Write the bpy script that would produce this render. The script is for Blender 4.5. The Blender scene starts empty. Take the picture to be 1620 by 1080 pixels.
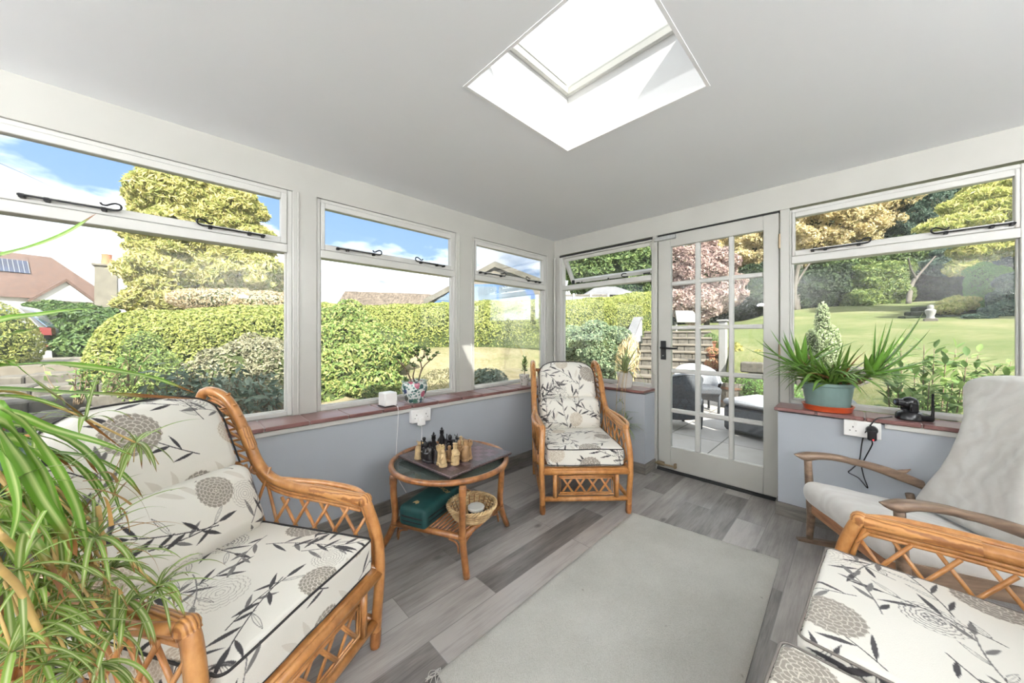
import bpy, math, random
import numpy as np
from mathutils import Vector, Matrix

C = bpy.context.scene.collection
scene = bpy.context.scene
rng = np.random.default_rng(7)
random.seed(7)
PI = math.pi

# ------------------------------------------------------------------ camera
# world: corner of the two glazed walls at the origin, left window wall is y=0 (x<0), door wall is x=0 (y<0)
cam_d = bpy.data.cameras.new('camera')
cam_d.sensor_width = 36.0
cam_d.lens = 12.0
cam_d.shift_y = -9.5 / 1620
cam_d.clip_start = 0.02
cam_d.clip_end = 400
cam = bpy.data.objects.new('camera', cam_d)
cam.location = (-2.961, -2.333, 1.15)
cam.rotation_euler = (PI / 2, 0, math.radians(45.3 - 90))
C.objects.link(cam)
scene.camera = cam

# ------------------------------------------------------------------ sky, sun, exposure
scene.view_settings.view_transform = 'Standard'
scene.view_settings.look = 'None'
scene.view_settings.gamma = 1.0
scene.view_settings.use_curve_mapping = False
scene.view_settings.exposure = 1.25
scene.cycles.max_bounces = 10
scene.cycles.diffuse_bounces = 6
scene.cycles.glossy_bounces = 4
scene.cycles.transmission_bounces = 6
scene.cycles.transparent_max_bounces = 16
scene.cycles.caustics_reflective = False
scene.cycles.caustics_refractive = False
scene.cycles.sample_clamp_indirect = 6.0
scene.cycles.use_denoising = True

SKY_BLUE_HI = (0.105, 0.19, 0.36)
SKY_BLUE_LO = (0.20, 0.28, 0.40)
CLOUD = (1.10, 1.13, 1.18)
SKY_STRENGTH = 1.35
SUN_ENERGY = 7.5
FILL_LAMP_POWER = 100.0

world = bpy.data.worlds.new('sky')
scene.world = world
world.use_nodes = True
wt = world.node_tree
wt.nodes.clear()
def wn(t, **k):
    n = wt.nodes.new(t)
    for a, b in k.items():
        setattr(n, a, b)
    return n
w_out = wn('ShaderNodeOutputWorld')
w_bg = wn('ShaderNodeBackground')
w_tc = wn('ShaderNodeTexCoord')
w_sep = wn('ShaderNodeSeparateXYZ')
wt.links.new(w_tc.outputs['Generated'], w_sep.inputs[0])
# cloud field: project the direction on a cloud layer so that clouds flatten towards the horizon
w_add = wn('ShaderNodeMath', operation='ADD'); w_add.inputs[1].default_value = 0.22
wt.links.new(w_sep.outputs['Z'], w_add.inputs[0])
w_max = wn('ShaderNodeMath', operation='MAXIMUM'); w_max.inputs[1].default_value = 0.06
wt.links.new(w_add.outputs[0], w_max.inputs[0])
w_dx = wn('ShaderNodeMath', operation='DIVIDE'); w_dy = wn('ShaderNodeMath', operation='DIVIDE')
for n_, s_ in ((w_dx, 'X'), (w_dy, 'Y')):
    wt.links.new(w_sep.outputs[s_], n_.inputs[0]); wt.links.new(w_max.outputs[0], n_.inputs[1])
w_cmb = wn('ShaderNodeCombineXYZ'); w_cmb.inputs[2].default_value = 4.7
wt.links.new(w_dx.outputs[0], w_cmb.inputs[0]); wt.links.new(w_dy.outputs[0], w_cmb.inputs[1])
w_noise = wn('ShaderNodeTexNoise')
w_noise.inputs['Scale'].default_value = 1.15
w_noise.inputs['Detail'].default_value = 9.0
w_noise.inputs['Roughness'].default_value = 0.55
wt.links.new(w_cmb.outputs[0], w_noise.inputs['Vector'])
# a clearer blue band above the low cloud bank
w_b1 = wn('ShaderNodeMath', operation='SUBTRACT'); w_b1.inputs[1].default_value = 0.30
wt.links.new(w_sep.outputs['Z'], w_b1.inputs[0])
w_b2 = wn('ShaderNodeMath', operation='ABSOLUTE'); wt.links.new(w_b1.outputs[0], w_b2.inputs[0])
w_b3 = wn('ShaderNodeMapRange'); w_b3.interpolation_type = 'SMOOTHSTEP'
for k_, v_ in ((1, 0.0), (2, 0.075), (3, 0.085), (4, -0.05)): w_b3.inputs[k_].default_value = v_
wt.links.new(w_b2.outputs[0], w_b3.inputs[0])
w_b4 = wn('ShaderNodeMath', operation='SUBTRACT')
wt.links.new(w_noise.outputs['Fac'], w_b4.inputs[0]); wt.links.new(w_b3.outputs[0], w_b4.inputs[1])
w_ramp = wn('ShaderNodeValToRGB')
w_ramp.color_ramp.elements[0].position = 0.40
w_ramp.color_ramp.elements[1].position = 0.50
wt.links.new(w_b4.outputs[0], w_ramp.inputs[0])
w_blue = wn('ShaderNodeValToRGB')
w_blue.color_ramp.elements[0].position = 0.0
w_blue.color_ramp.elements[0].color = (*SKY_BLUE_LO, 1)
w_blue.color_ramp.elements[1].position = 0.45
w_blue.color_ramp.elements[1].color = (*SKY_BLUE_HI, 1)
wt.links.new(w_sep.outputs['Z'], w_blue.inputs[0])
w_n2 = wn('ShaderNodeTexNoise'); w_n2.inputs['Scale'].default_value = 2.6; w_n2.inputs['Detail'].default_value = 6.0
wt.links.new(w_cmb.outputs[0], w_n2.inputs['Vector'])
w_cl = wn('ShaderNodeValToRGB')
w_cl.color_ramp.elements[0].position = 0.3
w_cl.color_ramp.elements[0].color = (0.25, 0.272, 0.305, 1)
w_cl.color_ramp.elements[1].position = 0.62
w_cl.color_ramp.elements[1].color = (*CLOUD, 1)
wt.links.new(w_n2.outputs['Fac'], w_cl.inputs[0])
w_mix = wn('ShaderNodeMixRGB')
wt.links.new(w_ramp.outputs[0], w_mix.inputs[0])
wt.links.new(w_blue.outputs[0], w_mix.inputs[1])
wt.links.new(w_cl.outputs[0], w_mix.inputs[2])
wt.links.new(w_mix.outputs[0], w_bg.inputs[0])
w_bg.inputs[1].default_value = SKY_STRENGTH
wt.links.new(w_bg.outputs[0], w_out.inputs[0])

sun_d = bpy.data.lights.new('sun', 'SUN')
sun_d.energy = SUN_ENERGY
sun_d.angle = math.radians(0.6)
sun_d.color = (1.0, 0.95, 0.86)
sun = bpy.data.objects.new('sun', sun_d)
sun.rotation_euler = Vector((0.57, 1.08, -1.0)).to_track_quat('-Z', 'Y').to_euler()
sun.location = (-3, -6, 8)
C.objects.link(sun)

# ------------------------------------------------------------------ mesh helpers
def arr(x): return np.asarray(x, dtype=float)

class M:
    """Collects vertices and faces; build() links them as ONE mesh object."""
    def __init__(s):
        s.v = []; s.f = []; s.mi = []; s.n = 0; s.col = []
    def add(s, verts, faces, mi=0, col=None):
        verts = arr(verts).reshape(-1, 3)
        if isinstance(faces, np.ndarray):
            faces = [faces + s.n]
            s.f += faces; s.mi.append((len(faces[0]), mi))
        else:
            for fc in faces:
                s.f.append(np.asarray(fc, dtype=int).reshape(1, -1) + s.n)
            s.mi.append((len(faces), mi))
        s.v.append(verts); s.n += len(verts)
        if col is not None:
            s.col.append(arr(col))
        return s
    def box(s, lo, hi, bev=0.0, rot=None, at=None, mi=0):
        lo, hi = arr(lo), arr(hi)
        c, h = (lo + hi) / 2, np.abs(hi - lo) / 2
        bev = min(bev, h.min() * 0.9)
        if bev <= 0:
            sg = arr([[x, y, z] for x in (-1, 1) for y in (-1, 1) for z in (-1, 1)])
            v = sg * h
            f = [[0, 1, 3, 2], [4, 6, 7, 5], [0, 4, 5, 1], [2, 3, 7, 6], [0, 2, 6, 4], [1, 5, 7, 3]]
        else:
            v = []; idx = {}
            for x in (-1, 1):
                for y in (-1, 1):
                    for z in (-1, 1):
                        for ax in range(3):
                            p = arr([x, y, z]) * (h - bev)
                            p[ax] = (x, y, z)[ax] * h[ax]
                            idx[(x, y, z, ax)] = len(v); v.append(p)
            f = []
            for ax in range(3):
                o = [i for i in range(3) if i != ax]
                for sg in (-1, 1):
                    q = []
                    for a, b in ((-1, -1), (1, -1), (1, 1), (-1, 1)):
                        k = [0, 0, 0]; k[ax] = sg; k[o[0]] = a; k[o[1]] = b
                        q.append(idx[(*k, ax)])
                    if (sg < 0) != (ax == 1): q = q[::-1]
                    f.append(q)
            for e in range(3):
                o = [i for i in range(3) if i != e]
                for a in (-1, 1):
                    for b in (-1, 1):
                        k1 = [0, 0, 0]; k2 = [0, 0, 0]
                        k1[e] = -1; k2[e] = 1
                        for k in (k1, k2): k[o[0]] = a; k[o[1]] = b
                        q = [idx[(*k1, o[0])], idx[(*k2, o[0])], idx[(*k2, o[1])], idx[(*k1, o[1])]]
                        f.append(q)
            for x in (-1, 1):
                for y in (-1, 1):
                    for z in (-1, 1):
                        f.append([idx[(x, y, z, a)] for a in range(3)])
            v = arr(v)
            # make every face look outwards (convex solid)
            ff = []
            for q in f:
                p = v[q]; nn = np.cross(p[1] - p[0], p[2] - p[0])
                ff.append(q if nn @ p.mean(0) > 0 else q[::-1])
            f = ff
        if rot is not None:
            v = v @ arr(rot).T
        v = v + (c if at is None else arr(at))
        return s.add(v, f, mi)
    def tube(s, path, r, n=8, closed=False, caps=True, mi=0, flat=None):
        p = arr(path); m = len(p)
        r = np.broadcast_to(arr(r), (m,))
        if closed:
            t = np.roll(p, -1, 0) - np.roll(p, 1, 0)
        else:
            t = np.gradient(p, axis=0)
        t = t / (np.linalg.norm(t, axis=1)[:, None] + 1e-12)
        up = arr([0, 0, 1.0]) if abs(t[0][2]) < 0.9 else arr([1.0, 0, 0])
        if flat is not None: up = arr(flat)
        a = np.cross(up, t[0]); a /= np.linalg.norm(a) + 1e-12
        A = [a]
        for i in range(1, m):
            a = A[-1] - t[i] * (A[-1] @ t[i])
            a /= np.linalg.norm(a) + 1e-12
            A.append(a)
        A = arr(A); B = np.cross(t, A)
        th = np.arange(n) * 2 * PI / n
        v = p[:, None, :] + r[:, None, None] * (np.cos(th)[None, :, None] * A[:, None, :] + np.sin(th)[None, :, None] * B[:, None, :])
        v = v.reshape(-1, 3)
        k = m if closed else m - 1
        i = np.arange(k)[:, None]; j = np.arange(n)[None, :]
        i2 = (i + 1) % m; j2 = (j + 1) % n
        f = np.stack([i * n + j, i * n + j2, i2 * n + j2, i2 * n + j], -1).reshape(-1, 4)
        base = s.n
        s.add(v, f, mi)
        if caps and not closed:
            s.f.append(np.arange(n)[::-1].reshape(1, -1) + base); s.f.append(np.arange(n).reshape(1, -1) + base + (m - 1) * n)
            s.mi.append((2, mi))
        return s
    def lathe(s, prof, n=24, at=(0, 0, 0), mi=0, sx=1.0, sy=1.0):
        p = arr(prof); m = len(p)
        th = np.arange(n) * 2 * PI / n
        v = np.stack([p[:, 0][:, None] * np.cos(th) * sx, p[:, 0][:, None] * np.sin(th) * sy, np.repeat(p[:, 1][:, None], n, 1)], -1).reshape(-1, 3) + arr(at)
        i = np.arange(m - 1)[:, None]; j = np.arange(n)[None, :]; j2 = (j + 1) % n
        f = np.stack([i * n + j, i * n + j2, (i + 1) * n + j2, (i + 1) * n + j], -1).reshape(-1, 4)
        base = s.n
        s.add(v, f, mi)
        cl = []
        if p[0, 0] > 1e-5: cl.append(np.arange(n)[::-1].reshape(1, -1) + base)
        if p[-1, 0] > 1e-5: cl.append(np.arange(n).reshape(1, -1) + base + (m - 1) * n)
        s.f += cl
        if cl: s.mi.append((len(cl), mi))
        return s
    def ball(s, c, r, nu=16, nv=10, mi=0, rot=None):
        r = np.broadcast_to(arr(r), (3,))
        ph = np.linspace(-PI / 2, PI / 2, nv)
        th = np.arange(nu) * 2 * PI / nu
        v = np.stack([np.cos(ph)[:, None] * np.cos(th), np.cos(ph)[:, None] * np.sin(th), np.repeat(np.sin(ph)[:, None], nu, 1)], -1).reshape(-1, 3) * r
        if rot is not None: v = v @ arr(rot).T
        i = np.arange(nv - 1)[:, None]; j = np.arange(nu)[None, :]; j2 = (j + 1) % nu
        f = np.stack([i * nu + j, i * nu + j2, (i + 1) * nu + j2, (i + 1) * nu + j], -1).reshape(-1, 4)
        return s.add(v + arr(c), f, mi)
    def prism(s, outline, origin, U, V, W, thick, mi=0):
        """outline 2-D polygon in (U,V) at origin, extruded by thick along W"""
        o = arr(outline); m = len(o)
        U, V, W, O = arr(U), arr(V), arr(W), arr(origin)
        a = O + o[:, :1] * U + o[:, 1:] * V
        b = a + W * thick
        f = [list(range(m))[::-1], list(range(m, 2 * m))]
        for i in range(m):
            j = (i + 1) % m
            f.append([i, j, m + j, m + i])
        area = 0.5 * sum(o[i][0] * o[(i + 1) % m][1] - o[(i + 1) % m][0] * o[i][1] for i in range(m))
        if (area > 0) != (np.cross(U, V) @ W * (1 if thick > 0 else -1) > 0):
            f = [q[::-1] for q in f]
        return s.add(np.concatenate([a, b]), f, mi)
    def grid(s, P, mi=0, closed_u=False):
        """P: (a,b,3) grid of points"""
        a, b = P.shape[:2]
        k = a if closed_u else a - 1
        i = np.arange(k)[:, None]; j = np.arange(b - 1)[None, :]; i2 = (i + 1) % a
        f = np.stack([i * b + j, i2 * b + j, i2 * b + j + 1, i * b + j + 1], -1).reshape(-1, 4)
        return s.add(P.reshape(-1, 3), f, mi)
    def xf(s, fn):
        s.v = [fn(v) for v in s.v]; return s
    def move(s, d): return s.xf(lambda v: v + arr(d))
    def rotz(s, a):
        R = arr([[math.cos(a), -math.sin(a), 0], [math.sin(a), math.cos(a), 0], [0, 0, 1]])
        return s.xf(lambda v: v @ R.T)
    def merge(s, o):
        for q in o.f: s.f.append(q + s.n)
        s.v += o.v; s.n += o.n; s.mi += o.mi; s.col += o.col
        return s
    def build_each(s, name, mats, parent=None, smooth=40):
        """every connected piece as an object of its own"""
        v = np.concatenate(s.v); lab = np.arange(len(v))
        while True:
            old = lab.copy()
            for q in s.f:
                mn = lab[q].min(1)
                for c in range(q.shape[1]): np.minimum.at(lab, q[:, c], mn)
            if (old == lab).all(): break
        out = []
        for L in np.unique(lab):
            idx = np.where(lab == L)[0]; remap = -np.ones(len(v), int); remap[idx] = np.arange(len(idx))
            m = M(); m.v = [v[idx]]; m.n = len(idx)
            for q in s.f:
                k = lab[q[:, 0]] == L
                if k.any(): m.f.append(remap[q[k]]); m.mi.append((int(k.sum()), 0))
            out.append(m.build(name, mats, parent, smooth))
        return out
    def build(s, name, mats, parent=None, smooth=40, loc=None, weld=None):
        me = bpy.data.meshes.new(name)
        v = np.concatenate(s.v) if s.v else np.zeros((0, 3))
        col = np.concatenate(s.col) if s.col else None
        fl = s.f
        if weld:
            key = np.round(v / weld).astype(np.int64)
            _, first, inv = np.unique(key, axis=0, return_index=True, return_inverse=True)
            inv = inv.reshape(-1)
            v = v[first]
            if col is not None: col = col[first]
            fl = [inv[q] for q in fl]
        me.vertices.add(len(v)); me.vertices.foreach_set('co', v.ravel())
        loops = np.concatenate([q.ravel() for q in fl])
        tot = np.concatenate([np.full(len(q), q.shape[1]) for q in fl])
        st = np.concatenate([[0], np.cumsum(tot)[:-1]])
        me.loops.add(len(loops)); me.loops.foreach_set('vertex_index', loops.astype(np.int32))
        me.polygons.add(len(tot)); me.polygons.foreach_set('loop_start', st.astype(np.int32))
        try: me.polygons.foreach_set('loop_total', tot.astype(np.int32))
        except Exception: pass
        mi = np.concatenate([np.full(a, b) for a, b in s.mi]) if s.mi else np.zeros(len(tot))
        me.polygons.foreach_set('material_index', mi.astype(np.int32))
        me.polygons.foreach_set('use_smooth', np.full(len(tot), bool(smooth)))
        me.update(calc_edges=True)
        me.validate()
        if smooth and smooth < 180:
            me.set_sharp_from_angle(angle=math.radians(smooth))
        if col is not None and len(col) == len(me.vertices):
            at = me.color_attributes.new('pattern', 'FLOAT_COLOR', 'POINT')
            at.data.foreach_set('color', np.concatenate([col, np.ones((len(col), 1))], 1).ravel().astype(np.float32))
        for m in (mats if isinstance(mats, (list, tuple)) else [mats]): me.materials.append(m)
        o = bpy.data.objects.new(name, me)
        C.objects.link(o)
        if parent is not None: o.parent = parent
        if loc is not None: o.location = loc
        return o

def tag(o, label, cat, group=None, kind=None):
    o['label'] = label; o['category'] = cat
    if group: o['group'] = group
    if kind: o['kind'] = kind
    return o
def struct(o):
    o['kind'] = 'structure'; return o
def thing(name, label, cat, loc=(0, 0, 0), rz=0.0, group=None):
    o = bpy.data.objects.new(name, None)
    o.empty_display_size = 0.05
    o.location = loc; o.rotation_euler = (0, 0, rz)
    C.objects.link(o)
    return tag(o, label, cat, group)

def smooth_path(pts, per=6, closed=False):
    """Catmull-Rom through the points"""
    p = arr(pts); m = len(p)
    if m < 3 and not closed: 
        return np.stack([p[0] + (p[-1] - p[0]) * t for t in np.linspace(0, 1, per + 1)])
    out = []
    rngk = range(m) if closed else range(m - 1)
    for i in rngk:
        if closed:
            a, b, c, d = p[(i - 1) % m], p[i], p[(i + 1) % m], p[(i + 2) % m]
        else:
            b, c = p[i], p[i + 1]
            a = p[i - 1] if i > 0 else 2 * b - c
            d = p[i + 2] if i + 2 < m else 2 * c - b
        for t in np.arange(per) / per:
            out.append(0.5 * ((2 * b) + (-a + c) * t + (2 * a - 5 * b + 4 * c - d) * t * t + (-a + 3 * b - 3 * c + d) * t ** 3))
    if not closed: out.append(p[-1])
    return arr(out)

def rod(a, b, k=2): return np.linspace(arr(a), arr(b), k)
def ring(c, rx, ry=None, n=32, z=0.0, p=2.0):
    ry = rx if ry is None else ry
    t = np.arange(n) * 2 * PI / n
    cx, sx = np.cos(t), np.sin(t)
    return np.stack([c[0] + rx * np.sign(cx) * np.abs(cx) ** (2 / p), c[1] + ry * np.sign(sx) * np.abs(sx) ** (2 / p), np.full(n, c[2] + z)], -1)

def basis(n):
    n = n / (np.linalg.norm(n, axis=1)[:, None] + 1e-12)
    up = np.where(np.abs(n[:, 2:3]) < 0.9, arr([[0, 0, 1.0]]), arr([[1.0, 0, 0]]))
    a = np.cross(up, n); a /= np.linalg.norm(a, axis=1)[:, None] + 1e-12
    return a, np.cross(n, a), n

def leaves(m, pts, nrm, size, aspect=0.5, fold=0.12, mi=0, droop=None, jitter=0.7, vary=0.35):
    """a folded diamond leaf at every point (two blades along the mid rib), facing roughly along nrm"""
    k = len(pts)
    nrm = nrm + rng.normal(0, jitter, (k, 3))
    a, b, n = basis(nrm)
    th = rng.uniform(0, 2 * PI, k)[:, None]
    d = a * np.cos(th) + b * np.sin(th)
    if droop is not None:
        d = d + arr(droop); d /= np.linalg.norm(d, axis=1)[:, None]
    w = np.cross(n, d); w /= np.linalg.norm(w, axis=1)[:, None] + 1e-9
    L = (size * (1 + rng.uniform(-vary, vary, k)))[:, None]
    W = L * aspect
    base = pts - d * L * 0.5; tip = pts + d * L * 0.5
    rt = pts + w * W * 0.5 + n * L * fold; lf = pts - w * W * 0.5 + n * L * fold
    v = np.stack([base, rt, tip, lf], 1).reshape(-1, 3)
    i = np.arange(k)[:, None] * 4
    m.add(v, np.concatenate([i, i + 1, i + 2, i + 3], 1), mi)
    return m

def hash_noise(p, s):
    """cheap smooth pseudo noise on points"""
    q = p * s
    return (np.sin(q[:, 0] * 1.7 + 1.3 * np.sin(q[:, 1] * 1.1 + 2)) + np.sin(q[:, 1] * 1.9 + 1.7 * np.sin(q[:, 2] * 1.3)) + np.sin(q[:, 2] * 2.1 + 1.1 * np.sin(q[:, 0] * 0.9 + 1))) / 3

def blob_points(blobs, dens, rough=0.10, nz=3.0, zmin=None, only_out=True, depth=0.25):
    """points and normals over a union of ellipsoids (c, r)"""
    P, N = [], []
    for i, (c, r) in enumerate(blobs):
        c = arr(c); r = np.broadcast_to(arr(r), (3,)).astype(float)
        area = 4 * PI * ((r[0] * r[1]) ** 1.6 / 3 + (r[0] * r[2]) ** 1.6 / 3 + (r[1] * r[2]) ** 1.6 / 3) ** (1 / 1.6)
        k = max(12, int(area * dens))
        u = rng.normal(0, 1, (k, 3)); u /= np.linalg.norm(u, axis=1)[:, None]
        rad = 1 + rough * hash_noise(u * r + c, nz) - depth * rng.random(k) ** 2.5
        p = c + u * r * rad[:, None]
        n = u / r; n /= np.linalg.norm(n, axis=1)[:, None]
        keep = np.ones(k, bool)
        for j, (c2, r2) in enumerate(blobs):
            if j != i:
                keep &= (((p - arr(c2)) / np.broadcast_to(arr(r2), (3,))) ** 2).sum(1) > 0.72
        if zmin is not None: keep &= p[:, 2] > zmin
        P.append(p[keep]); N.append(n[keep])
    return np.concatenate(P), np.concatenate(N)

def ragged(blobs, n, s=.36, seed=5):
    """smaller boughs budding from every ellipsoid, so that the outline breaks up"""
    r_ = np.random.default_rng(seed); out = list(blobs)
    for c, r in blobs:
        c = arr(c); r = np.broadcast_to(arr(r), (3,))
        for _ in range(n):
            u = r_.normal(0, 1, 3); u /= np.linalg.norm(u)
            if u[2] < -.5: u[2] *= -1
            f = s * r_.uniform(.6, 1.25)
            out.append((c + u * r * r_.uniform(.82, 1.04), r * f * arr([1, 1, .75])))
    return out

def rounded_box(h, r, step, crown=0.0, wr=0.0, seed=0, crown_f=0.0):
    """dense rounded box of half size h; returns list of (points grid, uv grid) for six faces"""
    h = arr(h); out = []
    for ax in range(3):
        o = [(ax + 1) % 3, (ax + 2) % 3]
        for sg in (-1, 1):
            nu = max(6, int(2 * h[o[0]] / step)); nv = max(6, int(2 * h[o[1]] / step))
            def axis(n, hh):
                t = np.linspace(-1, 1, n + 1)
                return t * hh
            u = axis(nu, h[o[0]]); v = axis(nv, h[o[1]])
            U, V = np.meshgrid(u, v, indexing='ij')
            q = np.zeros(U.shape + (3,))
            q[..., ax] = sg * h[ax]; q[..., o[0]] = U; q[..., o[1]] = V
            inner = np.clip(q, -(h - r), h - r)
            d = q - inner
            d = d / (np.linalg.norm(d, axis=-1, keepdims=True) + 1e-12)
            p = inner + r * d
            if crown or crown_f:
                nx, ny, nz = p[..., 0] / h[0], p[..., 1] / h[1], p[..., 2] / h[2]
                p[..., 2] += np.where(nz > 0, 1, -0.6) * np.abs(nz) * crown * (1 - np.abs(nx) ** 2.5) * (1 - np.abs(ny) ** 2.5)
                p[..., 1] += np.sign(ny) * np.abs(ny) ** 3 * crown_f * (1 - np.abs(nx) ** 2.5) * (1 - nz ** 2)
            if wr:
                w = np.sin(p[..., 0] * 23 + 3 * np.sin(p[..., 1] * 9 + seed)) * np.sin(p[..., 1] * 17 + seed + 2 * np.sin(p[..., 0] * 11))
                p = p + d * (wr * w)[..., None]
            if sg < 0: p = p[::-1]; U = U[::-1]; V = V[::-1]
            out.append((p, U, V, ax, sg))
    return out

# ------------------------------------------------------------------ materials
class NT:
    def __init__(s, name):
        s.m = bpy.data.materials.new(name); s.m.use_nodes = True
        s.t = s.m.node_tree; s.b = s.t.nodes['Principled BSDF']; s.out = s.t.nodes['Material Output']
    def n(s, t, ins=None, **k):
        x = s.t.nodes.new('ShaderNode' + t)
        for a, b in k.items(): setattr(x, a, b)
        for a, b in (ins or {}).items(): s.set(x, a, b)
        return x
    def set(s, node, inp, val):
        i = node.inputs[inp]
        if isinstance(val, bpy.types.NodeSocket): s.t.links.new(val, i)
        elif isinstance(val, bpy.types.Node): s.t.links.new(val.outputs[0], i)
        else:
            if isinstance(val, (tuple, list)) and len(val) == 3 and i.type == 'RGBA': val = (*val, 1)
            i.default_value = val
    def ramp(s, fac, stops):
        r = s.n('ValToRGB'); e = r.color_ramp.elements
        while len(e) < len(stops): e.new(0.5)
        for q, (p, c) in zip(e, stops):
            q.position = p; q.color = (*c, 1) if len(c) == 3 else c
        s.set(r, 0, fac); return r.outputs[0]
    def math(s, op, a, b=0.0):
        x = s.n('Math', operation=op); s.set(x, 0, a); s.set(x, 1, b); return x.outputs[0]
    def mix(s, fac, a, b, mode='MIX'):
        x = s.n('MixRGB', blend_type=mode); s.set(x, 0, fac); s.set(x, 1, a); s.set(x, 2, b); return x.outputs[0]
    def noise(s, vec, scale, detail=4, rough=0.5):
        x = s.n('TexNoise', {'Scale': scale, 'Detail': detail, 'Roughness': rough})
        if vec is not None: s.set(x, 'Vector', vec)
        return x.outputs['Fac']
    def obj(s): return s.n('TexCoord').outputs['Object']
    def geo(s): return s.n('NewGeometry').outputs['Position']
    def scale(s, vec, sc):
        x = s.n('Mapping'); s.set(x, 'Vector', vec); x.inputs['Scale'].default_value = sc; return x.outputs[0]
    def bump(s, h, strength=0.3, dist=0.01):
        x = s.n('Bump', {'Strength': strength, 'Distance': dist}); s.set(x, 'Height', h)
        s.set(s.b, 'Normal', x.outputs[0])
    def base(s, c, rough=0.5, metal=0.0, spec=None):
        s.set(s.b, 'Base Color', c); s.set(s.b, 'Roughness', rough); s.set(s.b, 'Metallic', metal)
        if spec is not None: s.b.inputs['Specular IOR Level'].default_value = spec
        return s

def plain(name, c, rough=0.5, metal=0.0, var=0.08, sc=12.0, bump=0.0, spec=None):
    t = NT(name)
    f = t.noise(t.obj(), sc, 5)
    lo = tuple(x * (1 - var) for x in c); hi = tuple(min(1, x * (1 + var)) for x in c)
    t.base(t.ramp(f, [(0.3, lo), (0.7, hi)]), rough, metal, spec)
    if bump: t.bump(t.noise(t.obj(), sc * 6, 4), bump, 0.004)
    return t.m

MT = {}
MT['gloss_white'] = plain('white gloss paint', (0.47, 0.465, 0.43), 0.32, var=0.03, sc=4)
MT['frame_white'] = plain('white window paint', (0.58, 0.575, 0.545), 0.38, var=0.03, sc=5)
MT['ceiling'] = plain('matt ceiling paint', (0.83, 0.845, 0.86), 0.9, var=0.012, sc=1.2)
MT['wall_grey'] = plain('pale grey wall paint', (0.385, 0.41, 0.445), 0.75, var=0.025, sc=2.5)
MT['reveal'] = plain('white reveal plaster', (0.86, 0.86, 0.86), 0.8, var=0.01)
MT['back_white'] = plain('white plaster', (0.80, 0.79, 0.77), 0.85, var=0.02, sc=2)
MT['white_plastic'] = plain('white plastic', (0.86, 0.85, 0.83), 0.35, var=0.01)
MT['black_iron'] = plain('black iron', (0.012, 0.012, 0.013), 0.42, 0.3, var=0.2)
MT['black_plastic'] = plain('black plastic', (0.012, 0.012, 0.014), 0.25, var=0.1)
MT['steel'] = plain('brushed steel', (0.55, 0.56, 0.56), 0.35, 0.9, var=0.1, sc=30)
MT['brass'] = plain('worn hinge brass', (0.35, 0.27, 0.17), 0.5, 0.6, var=0.2)
MT['dark_gap'] = plain('black gap fill', (0.02, 0.02, 0.02), 0.8)
MT['grout'] = plain('tile grout', (0.42, 0.36, 0.34), 0.9)

def m_skirt():
    t = NT('grey wood effect tile skirting')
    v = t.scale(t.geo(), (3, 3, 26))
    t.base(t.ramp(t.noise(v, 2.2, 6, 0.6), [(0.3, (0.10, 0.092, 0.082)), (0.55, (0.19, 0.175, 0.155)), (0.8, (0.27, 0.25, 0.225))]), 0.5)
    return t.m
MT['skirt'] = m_skirt()

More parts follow.
